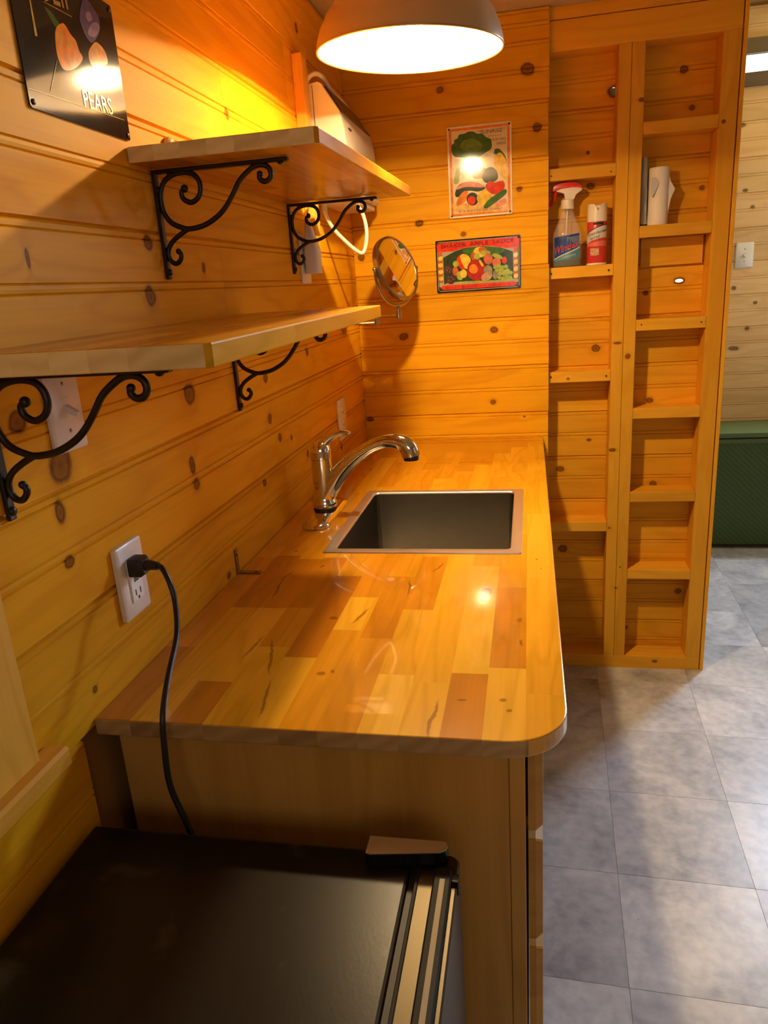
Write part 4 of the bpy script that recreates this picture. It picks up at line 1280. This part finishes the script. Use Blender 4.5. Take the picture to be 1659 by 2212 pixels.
def sign(name, label, F, w, h, t, plate_m, art, under=(), texts=(), frame_m=None):
    """a flat tin sign: local x across, y up, z out of the wall"""
    s = thing(name, label, 'sign', F.translation)
    link('plate', MB().loft([[(x, y, .0006) for x, y in rrect(0, 0, w, h, .004, 3)], [(x, y, t) for x, y in rrect(0, 0, w, h, .004, 3)]]).xform(F).mesh('plate', plate_m, True, angle=30), s)
    mats, idx, mb = [], {}, MB()
    z = t
    for c, a, b, cc, d in under:
        z += .00012
        if c not in idx:
            idx[c] = len(mats)
            mats.append(ink(c) if isinstance(c, str) else c)
        mb.add([(a, b, z), (cc, b, z), (cc, d, z), (a, d, z)], [(0, 1, 2, 3)], idx[c])
    for c, sm, P in art:
        z += .00004
        if c not in idx:
            idx[c] = len(mats)
            mats.append(ink(c))
        q = [(v.x, v.y) for v in catmull([(x, y, 0) for x, y in P], 4, True)] if sm else P
        q = [(min(max(x, .002), w - .002), min(max(y, .002), h - .002)) for x, y in q]
        mb.add([(x, y, z) for x, y in q], [tuple(range(len(q)))], idx[c])
    link('print', mb.xform(F).mesh('print', mats), s)
    for txt, x, y, size, width, m, rot, shear in texts:
        me = text_mesh(txt, size, m, width, .00005, shear=shear)
        link('lettering', me, s, F @ Matrix.Translation((x, y, z + .0001)) @ Matrix.Rotation(rot, 4, 'Z'))
    for px, py in ((.007, .007), (w - .007, .007), (.007, h - .007), (w - .007, h - .007)):
        link('screw', MB().ball((px, py, z + .0002), .0036, 5, sz=.45).xform(F).mesh('screw', M_KNOB, True), s)
    return s


M_CREAM = plain('print_cream', (.80, .66, .36), 0.13)
M_ENAMEL = plain('enamel_white', (.82, .74, .58), 0.15)
M_TINBLACK = plain('tin_black', (.012, .011, .008), 0.075, vary=.3, bscale=25)
M_TINFRAME = plain('tin_frame', (.30, .27, .20), 0.25, 0.6)
M_TXTBROWN = plain('print_brown', (.16, .10, .05), 0.2)
M_TXTGREEN = plain('print_deep', (.14, .13, .05), 0.2)
M_TXTRED = plain('print_maroon', (.22, .012, .008), 0.2)
M_GOLD = plain('print_gold', (.55, .33, .05), 0.2, 0.3)
M_SIGNGREY = plain('print_grey', (.42, .38, .26), 0.15)

sign('tin_sign', 'seed advert tin sign of cabbage, corn and vegetables with orange border', back_frame(.334, -.0005, 1.655), .204, .272, .0022, M_ENAMEL, ART_SEED,
     under=(('orange', .0055, .0055, .1985, .2665), (M_CREAM, .0135, .0130, .1905, .2590)),
     texts=(('“SUNRISE”', .098, .2435, .016, .086, M_TXTBROWN, 0.0, 0.0), ('selection of', .130, .2335, .006, .042, M_TXTBROWN, 0, .3), ('VEGETABLE', .139, .2205, .0095, .048, M_TXTGREEN, 0, 0), ('SEEDS', .157, .2085, .0095, .029, M_TXTGREEN, 0, 0),
            ('W. D. BURT CO. DALTON N.Y.', .0285, .0150, .0105, .146, M_TXTBROWN, 0, 0)))
sign('tin_sign', 'wide apple sauce tin sign of piled fruit with red banners', back_frame(.282, -.0005, 1.421), .281, .168, .0022, M_TINBLACK, ART_SAUCE,
     under=((M_SIGNGREY, .0045, .0045, .2765, .1635), ('dark', .0065, .0065, .2745, .1615), (M_SIGNGREY, .0085, .020, .2725, .158)),
     texts=(('SHAKER  APPLE  SAUCE', .019, .1435, .0165, .240, M_TXTRED, 0.016, 0.0), ('Address', .027, .0125, .0085, .029, M_TXTRED, 0, .2), ('D. C. BRAINARD', .060, .0120, .0115, .076, M_TXTRED, 0, 0), ('AGT. MT. LEBANON COL. CO. N.Y.', .141, .0135, .0055, .108, M_TXTRED, 0, 0)))
TF = left_frame(-1.709, 1.688, .0005)
sign('tin_sign', 'black glossy tin sign with orange and purple tulips on left wall', TF, .236, .176, .0025, M_TINBLACK, ART_TULIP,
     texts=(('PEARS', .122, .024, .030, .073, M_GOLD, 0.05, 0.0), ('TULIP', .034, .128, .058, .100, M_GOLD, 0.10, 0.0)))

# ------------------------------------------------------------------ pendant lamp
M_SHADE = plain('lamp_shade_bronze', (.56, .43, .25), 0.30, 0.35)
M_LINER = plain('lamp_liner_white', (.84, .80, .72), 0.5)
M_BRASSRIM = plain('lamp_rim', (.55, .36, .12), 0.3, 0.7)
lm = thing('pendant_lamp', 'lit pendant lamp with a wide metal dome shade', 'lamp', (.352, -.900, 1.912))
LT = Matrix.Translation((.352, -.900, 1.912)) @ Matrix.Rotation(math.radians(2.2), 4, 'Y') @ Matrix.Rotation(math.radians(2.0), 4, 'X')
PR = [(.1915, 0), (.1905, .012), (.184, .034), (.170, .062), (.147, .089), (.116, .110), (.080, .124), (.045, .131), (.022, .134)]
shd = link('shade', MB().lathe(PR, 56, cap0=False, cap1=True).xform(LT).mesh('shade', M_SHADE, True, angle=60), lm)
link('liner', MB().lathe([(r_ - .0022, z_ - .0022 if i else z_ + .0003) for i, (r_, z_) in enumerate(PR)], 56, cap0=False, cap1=True).xform(LT).mesh('liner', M_LINER, True, angle=60), lm)
link('rim', MB().tube([(.1908 * math.cos(2 * PI * i / 64), .1908 * math.sin(2 * PI * i / 64), 0) for i in range(65)], .0020, 6, up=(0, 0, 1)).xform(LT).mesh('rim', M_BRASSRIM, True), lm)
link('socket', MB().lathe([(.020, .060), (.020, .128)], 18).xform(LT).mesh('socket', M_PLATE, True, angle=40), lm)
link('neck', MB().lathe([(.026, .1335), (.026, .150), (.012, .166), (.006, .175)], 18).xform(LT).mesh('neck', M_SHADE, True, angle=40), lm)
link('cord', MB().tube([(.352 + .0062, -.900, 2.083), (.352 + .006, -.900, 2.215)], .0035, 8).mesh('cord', M_CORD, True), lm)
link('canopy', MB().lathe([(.006, 0), (.045, .006), (.058, .018), (.060, .0215)], 28, (.358, -.900, 2.207)).mesh('canopy', M_SHADE, True, angle=40), lm)


def glow(name, k):
    m, nt, b = new_mat(name)
    em = N(nt, 'ShaderNodeEmission')
    em.inputs[0].default_value = LAMP_COLOR + (1,)
    em.inputs[1].default_value = LAMP_POWER * k
    nt.links.new(em.outputs[0], nt.nodes['Material Output'].inputs[0])
    return m


# flood bulb: the frosted face throws most of its light downwards, the sides glow less
bulb_me = MB().lathe([(.013, .052), (.015, .040), (.030, .020), (.0345, .006), (.0345, 0), (.030, -.0035), (.018, -.006), (.004, -.007)], 20, (.350, -.900, 1.940)).mesh('bulb', [glow('bulb_side', .05), glow('bulb_face', 1.0)], True, angle=30)
for p in bulb_me.polygons:
    p.material_index = 1 if p.normal.z < -.80 else 0
link('bulb', bulb_me, lm)

# ------------------------------------------------------------------ round vanity mirror
M_NICKEL = plain('satin_nickel', (.52, .45, .34), 0.22, 1.0)
M_MIRROR = plain('mirror_glass', (.92, .92, .92), 0.015, 1.0)
mr = thing('vanity_mirror', 'round metal swivel mirror on a wall arm beside the shelf end', 'mirror', (.0, -.25, 1.35))
mc = Vector((.186, -.25, 1.506))
mn = Vector((.86, -.44, .29)).normalized()
mx = Vector((0, 0, 1)).cross(mn).normalized()
MF = frame(mc, mx, mn.cross(mx))
R_ = .098
link('rim', MB().lathe([(R_ - .006, -.010), (R_, -.008), (R_ + .001, 0), (R_, .008), (R_ - .006, .010), (R_ - .008, .0085), (R_ - .008, -.0085), (R_ - .006, -.010)], 48, cap0=False, cap1=False).xform(MF).mesh('rim', M_NICKEL, True), mr)
link('glass', MB().lathe([(R_ - .007, -.006), (R_ - .007, .0075)], 48).xform(MF).mesh('glass', M_MIRROR), mr)
# yoke: half ring around the lower rim, in the plane of the pivots and the stem
ax = mx
dn = (Vector((0, 0, -1)) - ax * ax.dot(Vector((0, 0, -1)))).normalized()
yk = [mc + ax * ((R_ + .009) * math.cos(a)) + dn * ((R_ + .012) * math.sin(a)) for a in [PI * i / 28 for i in range(29)]]
link('yoke', MB().tube(yk, .0042, 8, flat=1.5).ball(yk[0], .007, 6).ball(yk[-1], .007, 6).mesh('yoke', M_NICKEL, True), mr)
st = mc + dn * (R_ + .012)
link('stem', MB().lathe([(.0045, 0), (.006, -.006), (.0085, -.012), (.0085, -.040)], 14, tuple(st)).mesh('stem', M_NICKEL, True, angle=40), mr)
e1 = Vector((st.x, st.y, st.z - .032))
e2 = Vector((.108, -.215, e1.z))
link('arm', MB().tube([e1, e2], .0038, 8).mesh('arm', M_NICKEL, True), mr)
link('knuckle', MB().lathe([(.0085, -.026), (.0085, .010)], 14, tuple(e2)).mesh('knuckle', M_NICKEL, True, angle=40), mr)
e3 = Vector((.012, -.235, e2.z - .018))
link('arm', MB().tube([Vector((e2.x, e2.y, e2.z - .018)), e3], .0038, 8).mesh('arm', M_NICKEL, True), mr)
link('wall_mount', MB().lathe([(.030, .0005), (.030, .006), (.012, .010), (.008, .016)], 24).xform(left_frame(e3.y, e3.z)).mesh('wall_mount', M_NICKEL, True, angle=40), mr)

# ------------------------------------------------------------------ white wall appliance with its hose
M_APPL = plain('appliance_white', (.82, .76, .64), 0.32)
M_APPDARK = plain('appliance_dark', (.045, .04, .03), 0.3)
ap = thing('wall_appliance', 'white wedge-fronted wall appliance with dark slanted panel in the corner', 'appliance', (.06, -.29, 1.69))
Y0, Y1 = -.500, -.095
prof = [(.006, 1.705), (.112, 1.705), (.118, 1.712), (.118, 1.745), (.112, 1.860), (.104, 1.902), (.058, 1.974), (.048, 1.980), (.018, 1.976), (.006, 1.955)]
link('housing', MB().loft([[(x, Y0, z) for x, z in prof], [(x, Y1, z) for x, z in prof]]).mesh('housing', M_APPL, True, bevel=.004, segs=2, angle=35), ap)
nx = Vector((.072, 0, .046)).normalized()
a_, b2 = Vector((.1035, 0, 1.9065)), Vector((.0610, 0, 1.9725))
mb = MB()
q = [Vector((a_.x, Y0 + .02, a_.z)), Vector((a_.x, Y1 - .02, a_.z)), Vector((b2.x, Y1 - .02, b2.z)), Vector((b2.x, Y0 + .02, b2.z))]
mb.loft([[v - nx * .002 for v in q], [v + nx * .0016 for v in q]])
link('dark_panel', mb.mesh('dark_panel', M_APPDARK, bevel=.0008), ap)
link('seam', MB().box((.032, Y0 - .0008, 1.712), (.0335, Y0 + .001, 1.972)).mesh('seam', M_SLOT), ap)
link('badge', MB().box((.1095, Y0 + .055, 1.868), (.1125, Y0 + .085, 1.873)).mesh('badge', M_APPDARK), ap)
link('tray', MB().box((.004, Y0 + .01, 1.689), (.102, Y1 - .004, 1.7045)).mesh('tray', M_APPL, bevel=.003), ap)
hnd = catmull([(.014, Y0 + .01, 1.955), (.020, Y0 + .012, 1.990), (.040, Y0 + .02, 2.003), (.052, Y0 + .05, 1.998), (.040, Y0 + .16, 2.000), (.032, Y0 + .26, 2.004), (.036, Y1 - .075, 1.998), (.058, Y1 - .05, 1.965), (.068, Y1 - .045, 1.940)], 6)
link('carry_loop', MB().tube(hnd, .0062, 9).mesh('carry_loop', M_APPL, True), ap)
hs = thing('hose', 'cream flexible hose looping down beneath the corner appliance', 'hose', (.06, -.38, 1.69))
link('tube', MB().tube(catmull([(.018, -.42, 1.690), (.020, -.415, 1.662), (.034, -.40, 1.626), (.064, -.38, 1.588), (.092, -.36, 1.560), (.108, -.35, 1.556), (.118, -.345, 1.585), (.120, -.34, 1.62), (.112, -.335, 1.66), (.095, -.33, 1.690)], 6), .0058, 10).mesh('tube', M_APPL, True), hs)
link('end_fitting', MB().lathe([(.0085, 0), (.0085, .022)], 12, (.018, -.42, 1.668)).mesh('end_fitting', M_APPL, True, angle=40), hs)

tag(link('disc_cap', MB().lathe([(.013, 0), (.0145, .002), (.0145, .008), (.011, .011)], 20).xform(frame((.0005, -1.345, 1.700), (0, 1, 0), (0, 0, 1))).mesh('disc_cap', plain('disc_tan', (.62, .42, .18), .35), True, angle=40)),
    'small round tan disc on the wall just above the upper shelf', 'disc')

# ------------------------------------------------------------------ cleaning things on the little shelves
ZS = 1.4783
M_CLEAR = plain('clear_plastic', (.95, .93, .88), 0.05)
_b = M_CLEAR.node_tree.nodes['Principled BSDF']
_b.inputs['Alpha'].default_value = 0.16
M_LIQUID = plain('green_liquid', (.012, .045, .022), 0.1)
M_REDPL = plain('red_plastic', (.68, .022, .012), 0.3)
M_WHITEPL = plain('ivory_plastic', (.82, .74, .58), 0.35)
M_BLUE = plain('label_blue', (.020, .060, .24), 0.25, vary=.35, bscale=30)
M_TEAL = plain('label_teal', (.10, .30, .38), 0.25, vary=.2, bscale=40)
M_PALE = plain('label_pale', (.66, .62, .55), 0.25)
M_LRED = plain('label_red', (.72, .03, .015), 0.25)
bt = thing('spray_bottle', 'clear trigger spray bottle with red top and blue label', 'bottle', (.715, .060, ZS))
bc = (.715, .060, ZS)
bprof = [(.044, 0), (.048, .004), (.048, .018), (.048, .092), (.045, .109), (.036, .129), (.026, .150), (.020, .170), (.0165, .180), (.0165, .186)]
link('vessel', MB().lathe(bprof, 32, bc, 1.0, .58).mesh('vessel', M_CLEAR, True, angle=60), bt)
link('liquid', MB().lathe([(.042, .003), (.0465, .006), (.0465, .022)], 32, bc, 1.0, .56).mesh('liquid', M_LIQUID, True, angle=50), bt)


def bpt(ang, z, off=.0006):
    rr = .048 if z < .092 else .048 - (z - .092) * .15
    return (bc[0] + (rr + off) * math.sin(ang), bc[1] - (rr * .58 + off) * math.cos(ang), bc[2] + z)


def label_patch(name, fn0, fn1, a0, a1, m, parent, off, pt):
    n = 14
    mb = MB()
    lo, hi = [], []
    for i in range(n + 1):
        a = a0 + (a1 - a0) * i / n
        s = i / n
        lo.append(pt(a, fn0(s), off))
        hi.append(pt(a, fn1(s), off))
    mb.loft([lo, hi], cap0=False, cap1=False, closed=False)
    return link(name, mb.mesh(name, m, True), parent)


lb = label_patch('label', lambda s: .018 + .012 * s, lambda s: .094 + .010 * s, -1.05, .95, M_BLUE, bt, .0005, bpt)
label_patch('label_wave', lambda s: .018 + .012 * s, lambda s: .024 + .034 * s, -1.05, .95, M_TEAL, lb, .0008, bpt)
label_patch('label_band', lambda s: .024 + .034 * s, lambda s: .027 + .036 * s, -1.05, .95, M_PALE, lb, .0009, bpt)
me = text_mesh('Windex', .031, M_LRED, .066, .0004, shear=.15)


def bend(me, x0, width, z0, rise, off, hscale=1.0):
    xs = [v.co.x for v in me.vertices]
    mn, mxx = min(xs), max(xs)
    for v in me.vertices:
        s = (v.co.x - mn) / (mxx - mn)
        a = x0 + width * s
        p = bpt(a, z0 + rise * s + v.co.y * hscale * (1 - .25 * s), off)
        d = Vector((math.sin(a), -math.cos(a), 0)) * v.co.z
        v.co = Vector(p) + d
    return me


wt = text_mesh('Windex', .0345, M_PALE, .066, .0002, shear=.15)
for v in wt.vertices:
    v.co.x *= 1.02
link('lettering_outline', bend(wt, -.98, 1.80, .0395, .024, .0011), lb)
link('lettering', bend(me, -.95, 1.74, .0412, .024, .0018), lb)
link('lettering', bend(text_mesh('ORIGINAL', .009, M_PALE, .03, .0002), -.35, .95, .0265, .010, .0014), lb)
link('collar', MB().lathe([(.0205, .180), (.0215, .184), (.0205, .208), (.018, .210)], 22, bc).mesh('collar', M_WHITEPL, True, angle=40), bt)
hd = [(-.008, .208), (.020, .208), (.026, .222), (.040, .231), (.047, .2365), (.036, .246), (.010, .2495), (-.020, .247), (-.042, .238), (-.030, .234), (-.012, .228)]
tp = link('sprayer', MB().loft([[(bc[0] + x, bc[1] + y, bc[2] + z) for x, z in hd] for y in (-.013, .013)]).mesh('sprayer', M_WHITEPL, True, bevel=.0015, segs=2, angle=40), bt)
rd = [(-.048, .236), (-.045, .252), (-.030, .2585), (0, .2615), (.024, .259), (.042, .249), (.049, .236), (.036, .2425), (.010, .2445), (-.020, .2425), (-.040, .236)]
link('top_cap', MB().loft([[(bc[0] + x, bc[1] + y, bc[2] + z) for x, z in rd] for y in (-.0150, .0150)]).mesh('top_cap', M_REDPL, True, bevel=.0015, segs=2, angle=40), tp)
tg = catmull([(bc[0] - .036, bc[1], bc[2] + .240), (bc[0] - .040, bc[1], bc[2] + .224), (bc[0] - .046, bc[1], bc[2] + .208), (bc[0] - .056, bc[1], bc[2] + .194)], 5)
link('trigger', MB().tube(tg, [.006] * (len(tg) - 1) + [.003], 8, up=(0, 1, 0), flat=1.5).mesh('trigger', M_REDPL, True), tp)
link('dip_tube', MB().tube([(bc[0], bc[1], bc[2] + .185), (bc[0] - .004, bc[1], bc[2] + .10), (bc[0] - .010, bc[1], bc[2] + .01)], .0022, 6).mesh('dip_tube', M_WHITEPL, True), bt)

M_CANRED = plain('can_red', (.66, .045, .035), 0.28, vary=.12, bscale=30)
M_NAVY = plain('can_navy', (.03, .02, .09), 0.3)
cn = thing('aerosol_can', 'red and white disinfectant spray can beside the trigger bottle', 'can', (.810, .062, ZS))
cc = (.810, .062, ZS)
link('body', MB().lathe([(.029, 0), (.0315, .003), (.0315, .130), (.030, .136)], 32, cc).mesh('body', M_CANRED, True, angle=40), cn)
link('base_rim', MB().lathe([(.0322, .0006), (.0325, .004), (.0318, .006)], 32, cc, cap0=False, cap1=False).mesh('base_rim', M_WHITEPL, True), cn)
cap = MB()
n = 32
lo, hi = [], []
for i in range(n):
    a = 2 * PI * i / n
    dip = .022 * max(0, 1 - abs(((a - 1.5 * PI + PI) % (2 * PI)) - PI) / .42)
    lo.append((cc[0] + .0318 * math.cos(a), cc[1] + .0318 * math.sin(a), cc[2] + .134))
    hi.append((cc[0] + .0308 * math.cos(a), cc[1] + .0308 * math.sin(a), cc[2] + .188 - dip))
inn = [(cc[0] + .026 * math.cos(2 * PI * i / n), cc[1] + .026 * math.sin(2 * PI * i / n), hi[i][2] - .001) for i in range(n)]
bot = [(p[0], p[1], cc[2] + .160) for p in inn]
cap.loft([lo, hi, inn, bot], cap0=False, cap1=True)
link('cap', cap.mesh('cap', M_WHITEPL, True, angle=35), cn)
link('button', MB().lathe([(.011, .158), (.010, .176)], 14, cc).mesh('button', M_WHITEPL, True, angle=40), cn)


def cpt(ang, z, off=.0006):
    return (cc[0] + (.0315 + off) * math.sin(ang), cc[1] - (.0315 + off) * math.cos(ang), cc[2] + z)


bd = label_patch('label_band', lambda s: .066 + .018 * math.sin(s * 1.9), lambda s: .092 + .030 * math.sin(s * 1.8), -1.45, 1.45, M_PALE, cn, .0004, cpt)
label_patch('label_stripe', lambda s: .092 + .030 * math.sin(s * 1.8), lambda s: .0945 + .031 * math.sin(s * 1.8), -1.45, 1.45, M_NAVY, bd, .0006, cpt)
label_patch('brand_box', lambda s: .124, lambda s: .1315, -.45, .60, M_SLOT, cn, .0006, cpt)
label_patch('print_block', lambda s: .058, lambda s: .068 + .010 * s, -1.2, 1.35, plain('can_pink', (.74, .16, .11), .3), cn, .0005, cpt)
label_patch('print_block', lambda s: .030, lambda s: .052, -.75, .15, plain('can_tan', (.55, .34, .20), .3, vary=.5, bscale=140), cn, .0006, cpt)


def bend_c(me, x0, width, z0, rise, off):
    xs = [v.co.x for v in me.vertices]
    mn, mxx = min(xs), max(xs)
    for v in me.vertices:
        s = (v.co.x - mn) / (mxx - mn)
        a = x0 + width * s
        v.co = Vector(cpt(a, z0 + rise * s + v.co.y, off + v.co.z))
    return me


link('lettering', bend_c(text_mesh('Disinfectant', .0125, M_TXTBROWN, .05, .0002), -1.05, 2.2, .089, .016, .001), bd)
link('lettering', bend_c(text_mesh('Spray', .0125, M_TXTBROWN, .03, .0002), -.85, 1.1, .077, .010, .001), bd)

M_PAPER = plain('paper_towel', (.84, .78, .68), 0.9, bump=0.3, bscale=160)
M_BAG = plain('grey_film', (.55, .55, .55), 0.4)
pt = thing('paper_towel_roll', 'white paper towel roll standing on the right bay shelf', 'paper roll', (.998, .062, 1.5872))
link('roll', MB().lathe([(.0300, 0), (.0312, .003), (.0300, .060), (.0308, .168), (.0300, .171), (.012, .1715)], 30, (.998, .062, 1.5872)).mesh('roll', M_PAPER, True, angle=40), pt)
fl = []
for i in range(9):
    t = i / 8
    fl.append((1.026 + .014 * math.sin(t * PI), .060 + .012 * t))
link('loose_sheet', MB().loft([[(x, y, 1.5872 + z) for x, y in ((1.022, .050), (1.022 + w_, .052), (1.023 + w_, .054), (1.023, .0535))] for z, w_ in ((.02, .003), (.075, .012), (.105, .024), (.128, .010), (.150, .004))]).mesh('loose_sheet', M_PAPER, True), pt)
link('torn_flap', MB().loft([[(x, .0298 + dy, 1.5872 + z) for x, dy in ((.972, 0), (.972 + w_, -.001), (.972 + w_, .001), (.972, .003))] for z, w_ in ((.085, .004), (.105, .014), (.125, .022), (.140, .010))]).mesh('torn_flap', M_BAG, True), pt)
bg = thing('plastic_bag', 'crumpled grey plastic bag behind the paper towel roll', 'bag', (.955, .075, 1.5872))
bl = []
rb = random.Random(3)
for k in range(9):
    t = k / 8
    bl.append([(.954 + (.014 - .006 * t) * math.cos(a) * rb.uniform(.75, 1.2), .074 + (.026 - .012 * t) * math.sin(a) * rb.uniform(.75, 1.2), 1.5875 + .205 * t) for a in [2 * PI * i / 12 for i in range(12)]])
link('film', MB().loft(bl).mesh('film', M_BAG, True, angle=80), bg)
link('dark_base', MB().box((.9395, .046, 1.5873), (.965, .085, 1.593)).mesh('dark_base', M_SLOT, bevel=.002), bg)

# ------------------------------------------------------------------ green chest in the far room
m, nt, b = new_mat('green_woven')
tc = N(nt, 'ShaderNodeTexCoord')
wv = N(nt, 'ShaderNodeTexWave')
wv.wave_type = 'BANDS'
wv.bands_direction = 'DIAGONAL'
wv.inputs['Scale'].default_value = 22.0
wv.inputs['Distortion'].default_value = 2.5
nt.links.new(tc.outputs['Object'], wv.inputs['Vector'])
nt.links.new(ramp(nt, wv.outputs[0], [(0.2, (.040, .085, .012)), (0.8, (.055, .110, .018))]), b.inputs['Base Color'])
bp_ = N(nt, 'ShaderNodeBump')
bp_.inputs['Strength'].default_value = 0.4
bp_.inputs['Distance'].default_value = 0.002
nt.links.new(wv.outputs[0], bp_.inputs['Height'])
nt.links.new(bp_.outputs[0], b.inputs['Normal'])
b.inputs['Roughness'].default_value = 0.5
M_GREENW = m
M_GREEN = plain('green_lid', (.095, .150, .045), 0.45)
gc = thing('storage_chest', 'dark green storage chest with a lid against the far wall', 'chest', (1.60, 1.50, 0))
link('body', MB().box((.98, 1.340, .022), (2.16, 1.655, .596)).mesh('body', M_GREENW, bevel=.008, segs=2), gc)
link('band', MB().box((.978, 1.336, .572), (2.162, 1.657, .598)).mesh('band', M_GREEN, bevel=.004), gc)
link('lid', MB().box((.970, 1.328, .603), (2.170, 1.662, .630)).mesh('lid', M_GREEN, bevel=.008, segs=2), gc)
link('seam', MB().box((.985, 1.345, .597), (2.155, 1.650, .604)).mesh('seam', M_SLOT), gc)
for fx in (1.03, 2.09):
    link('foot', MB().box((fx, 1.36, 0), (fx + .04, 1.64, .022)).mesh('foot', M_BLACKRUB), gc)
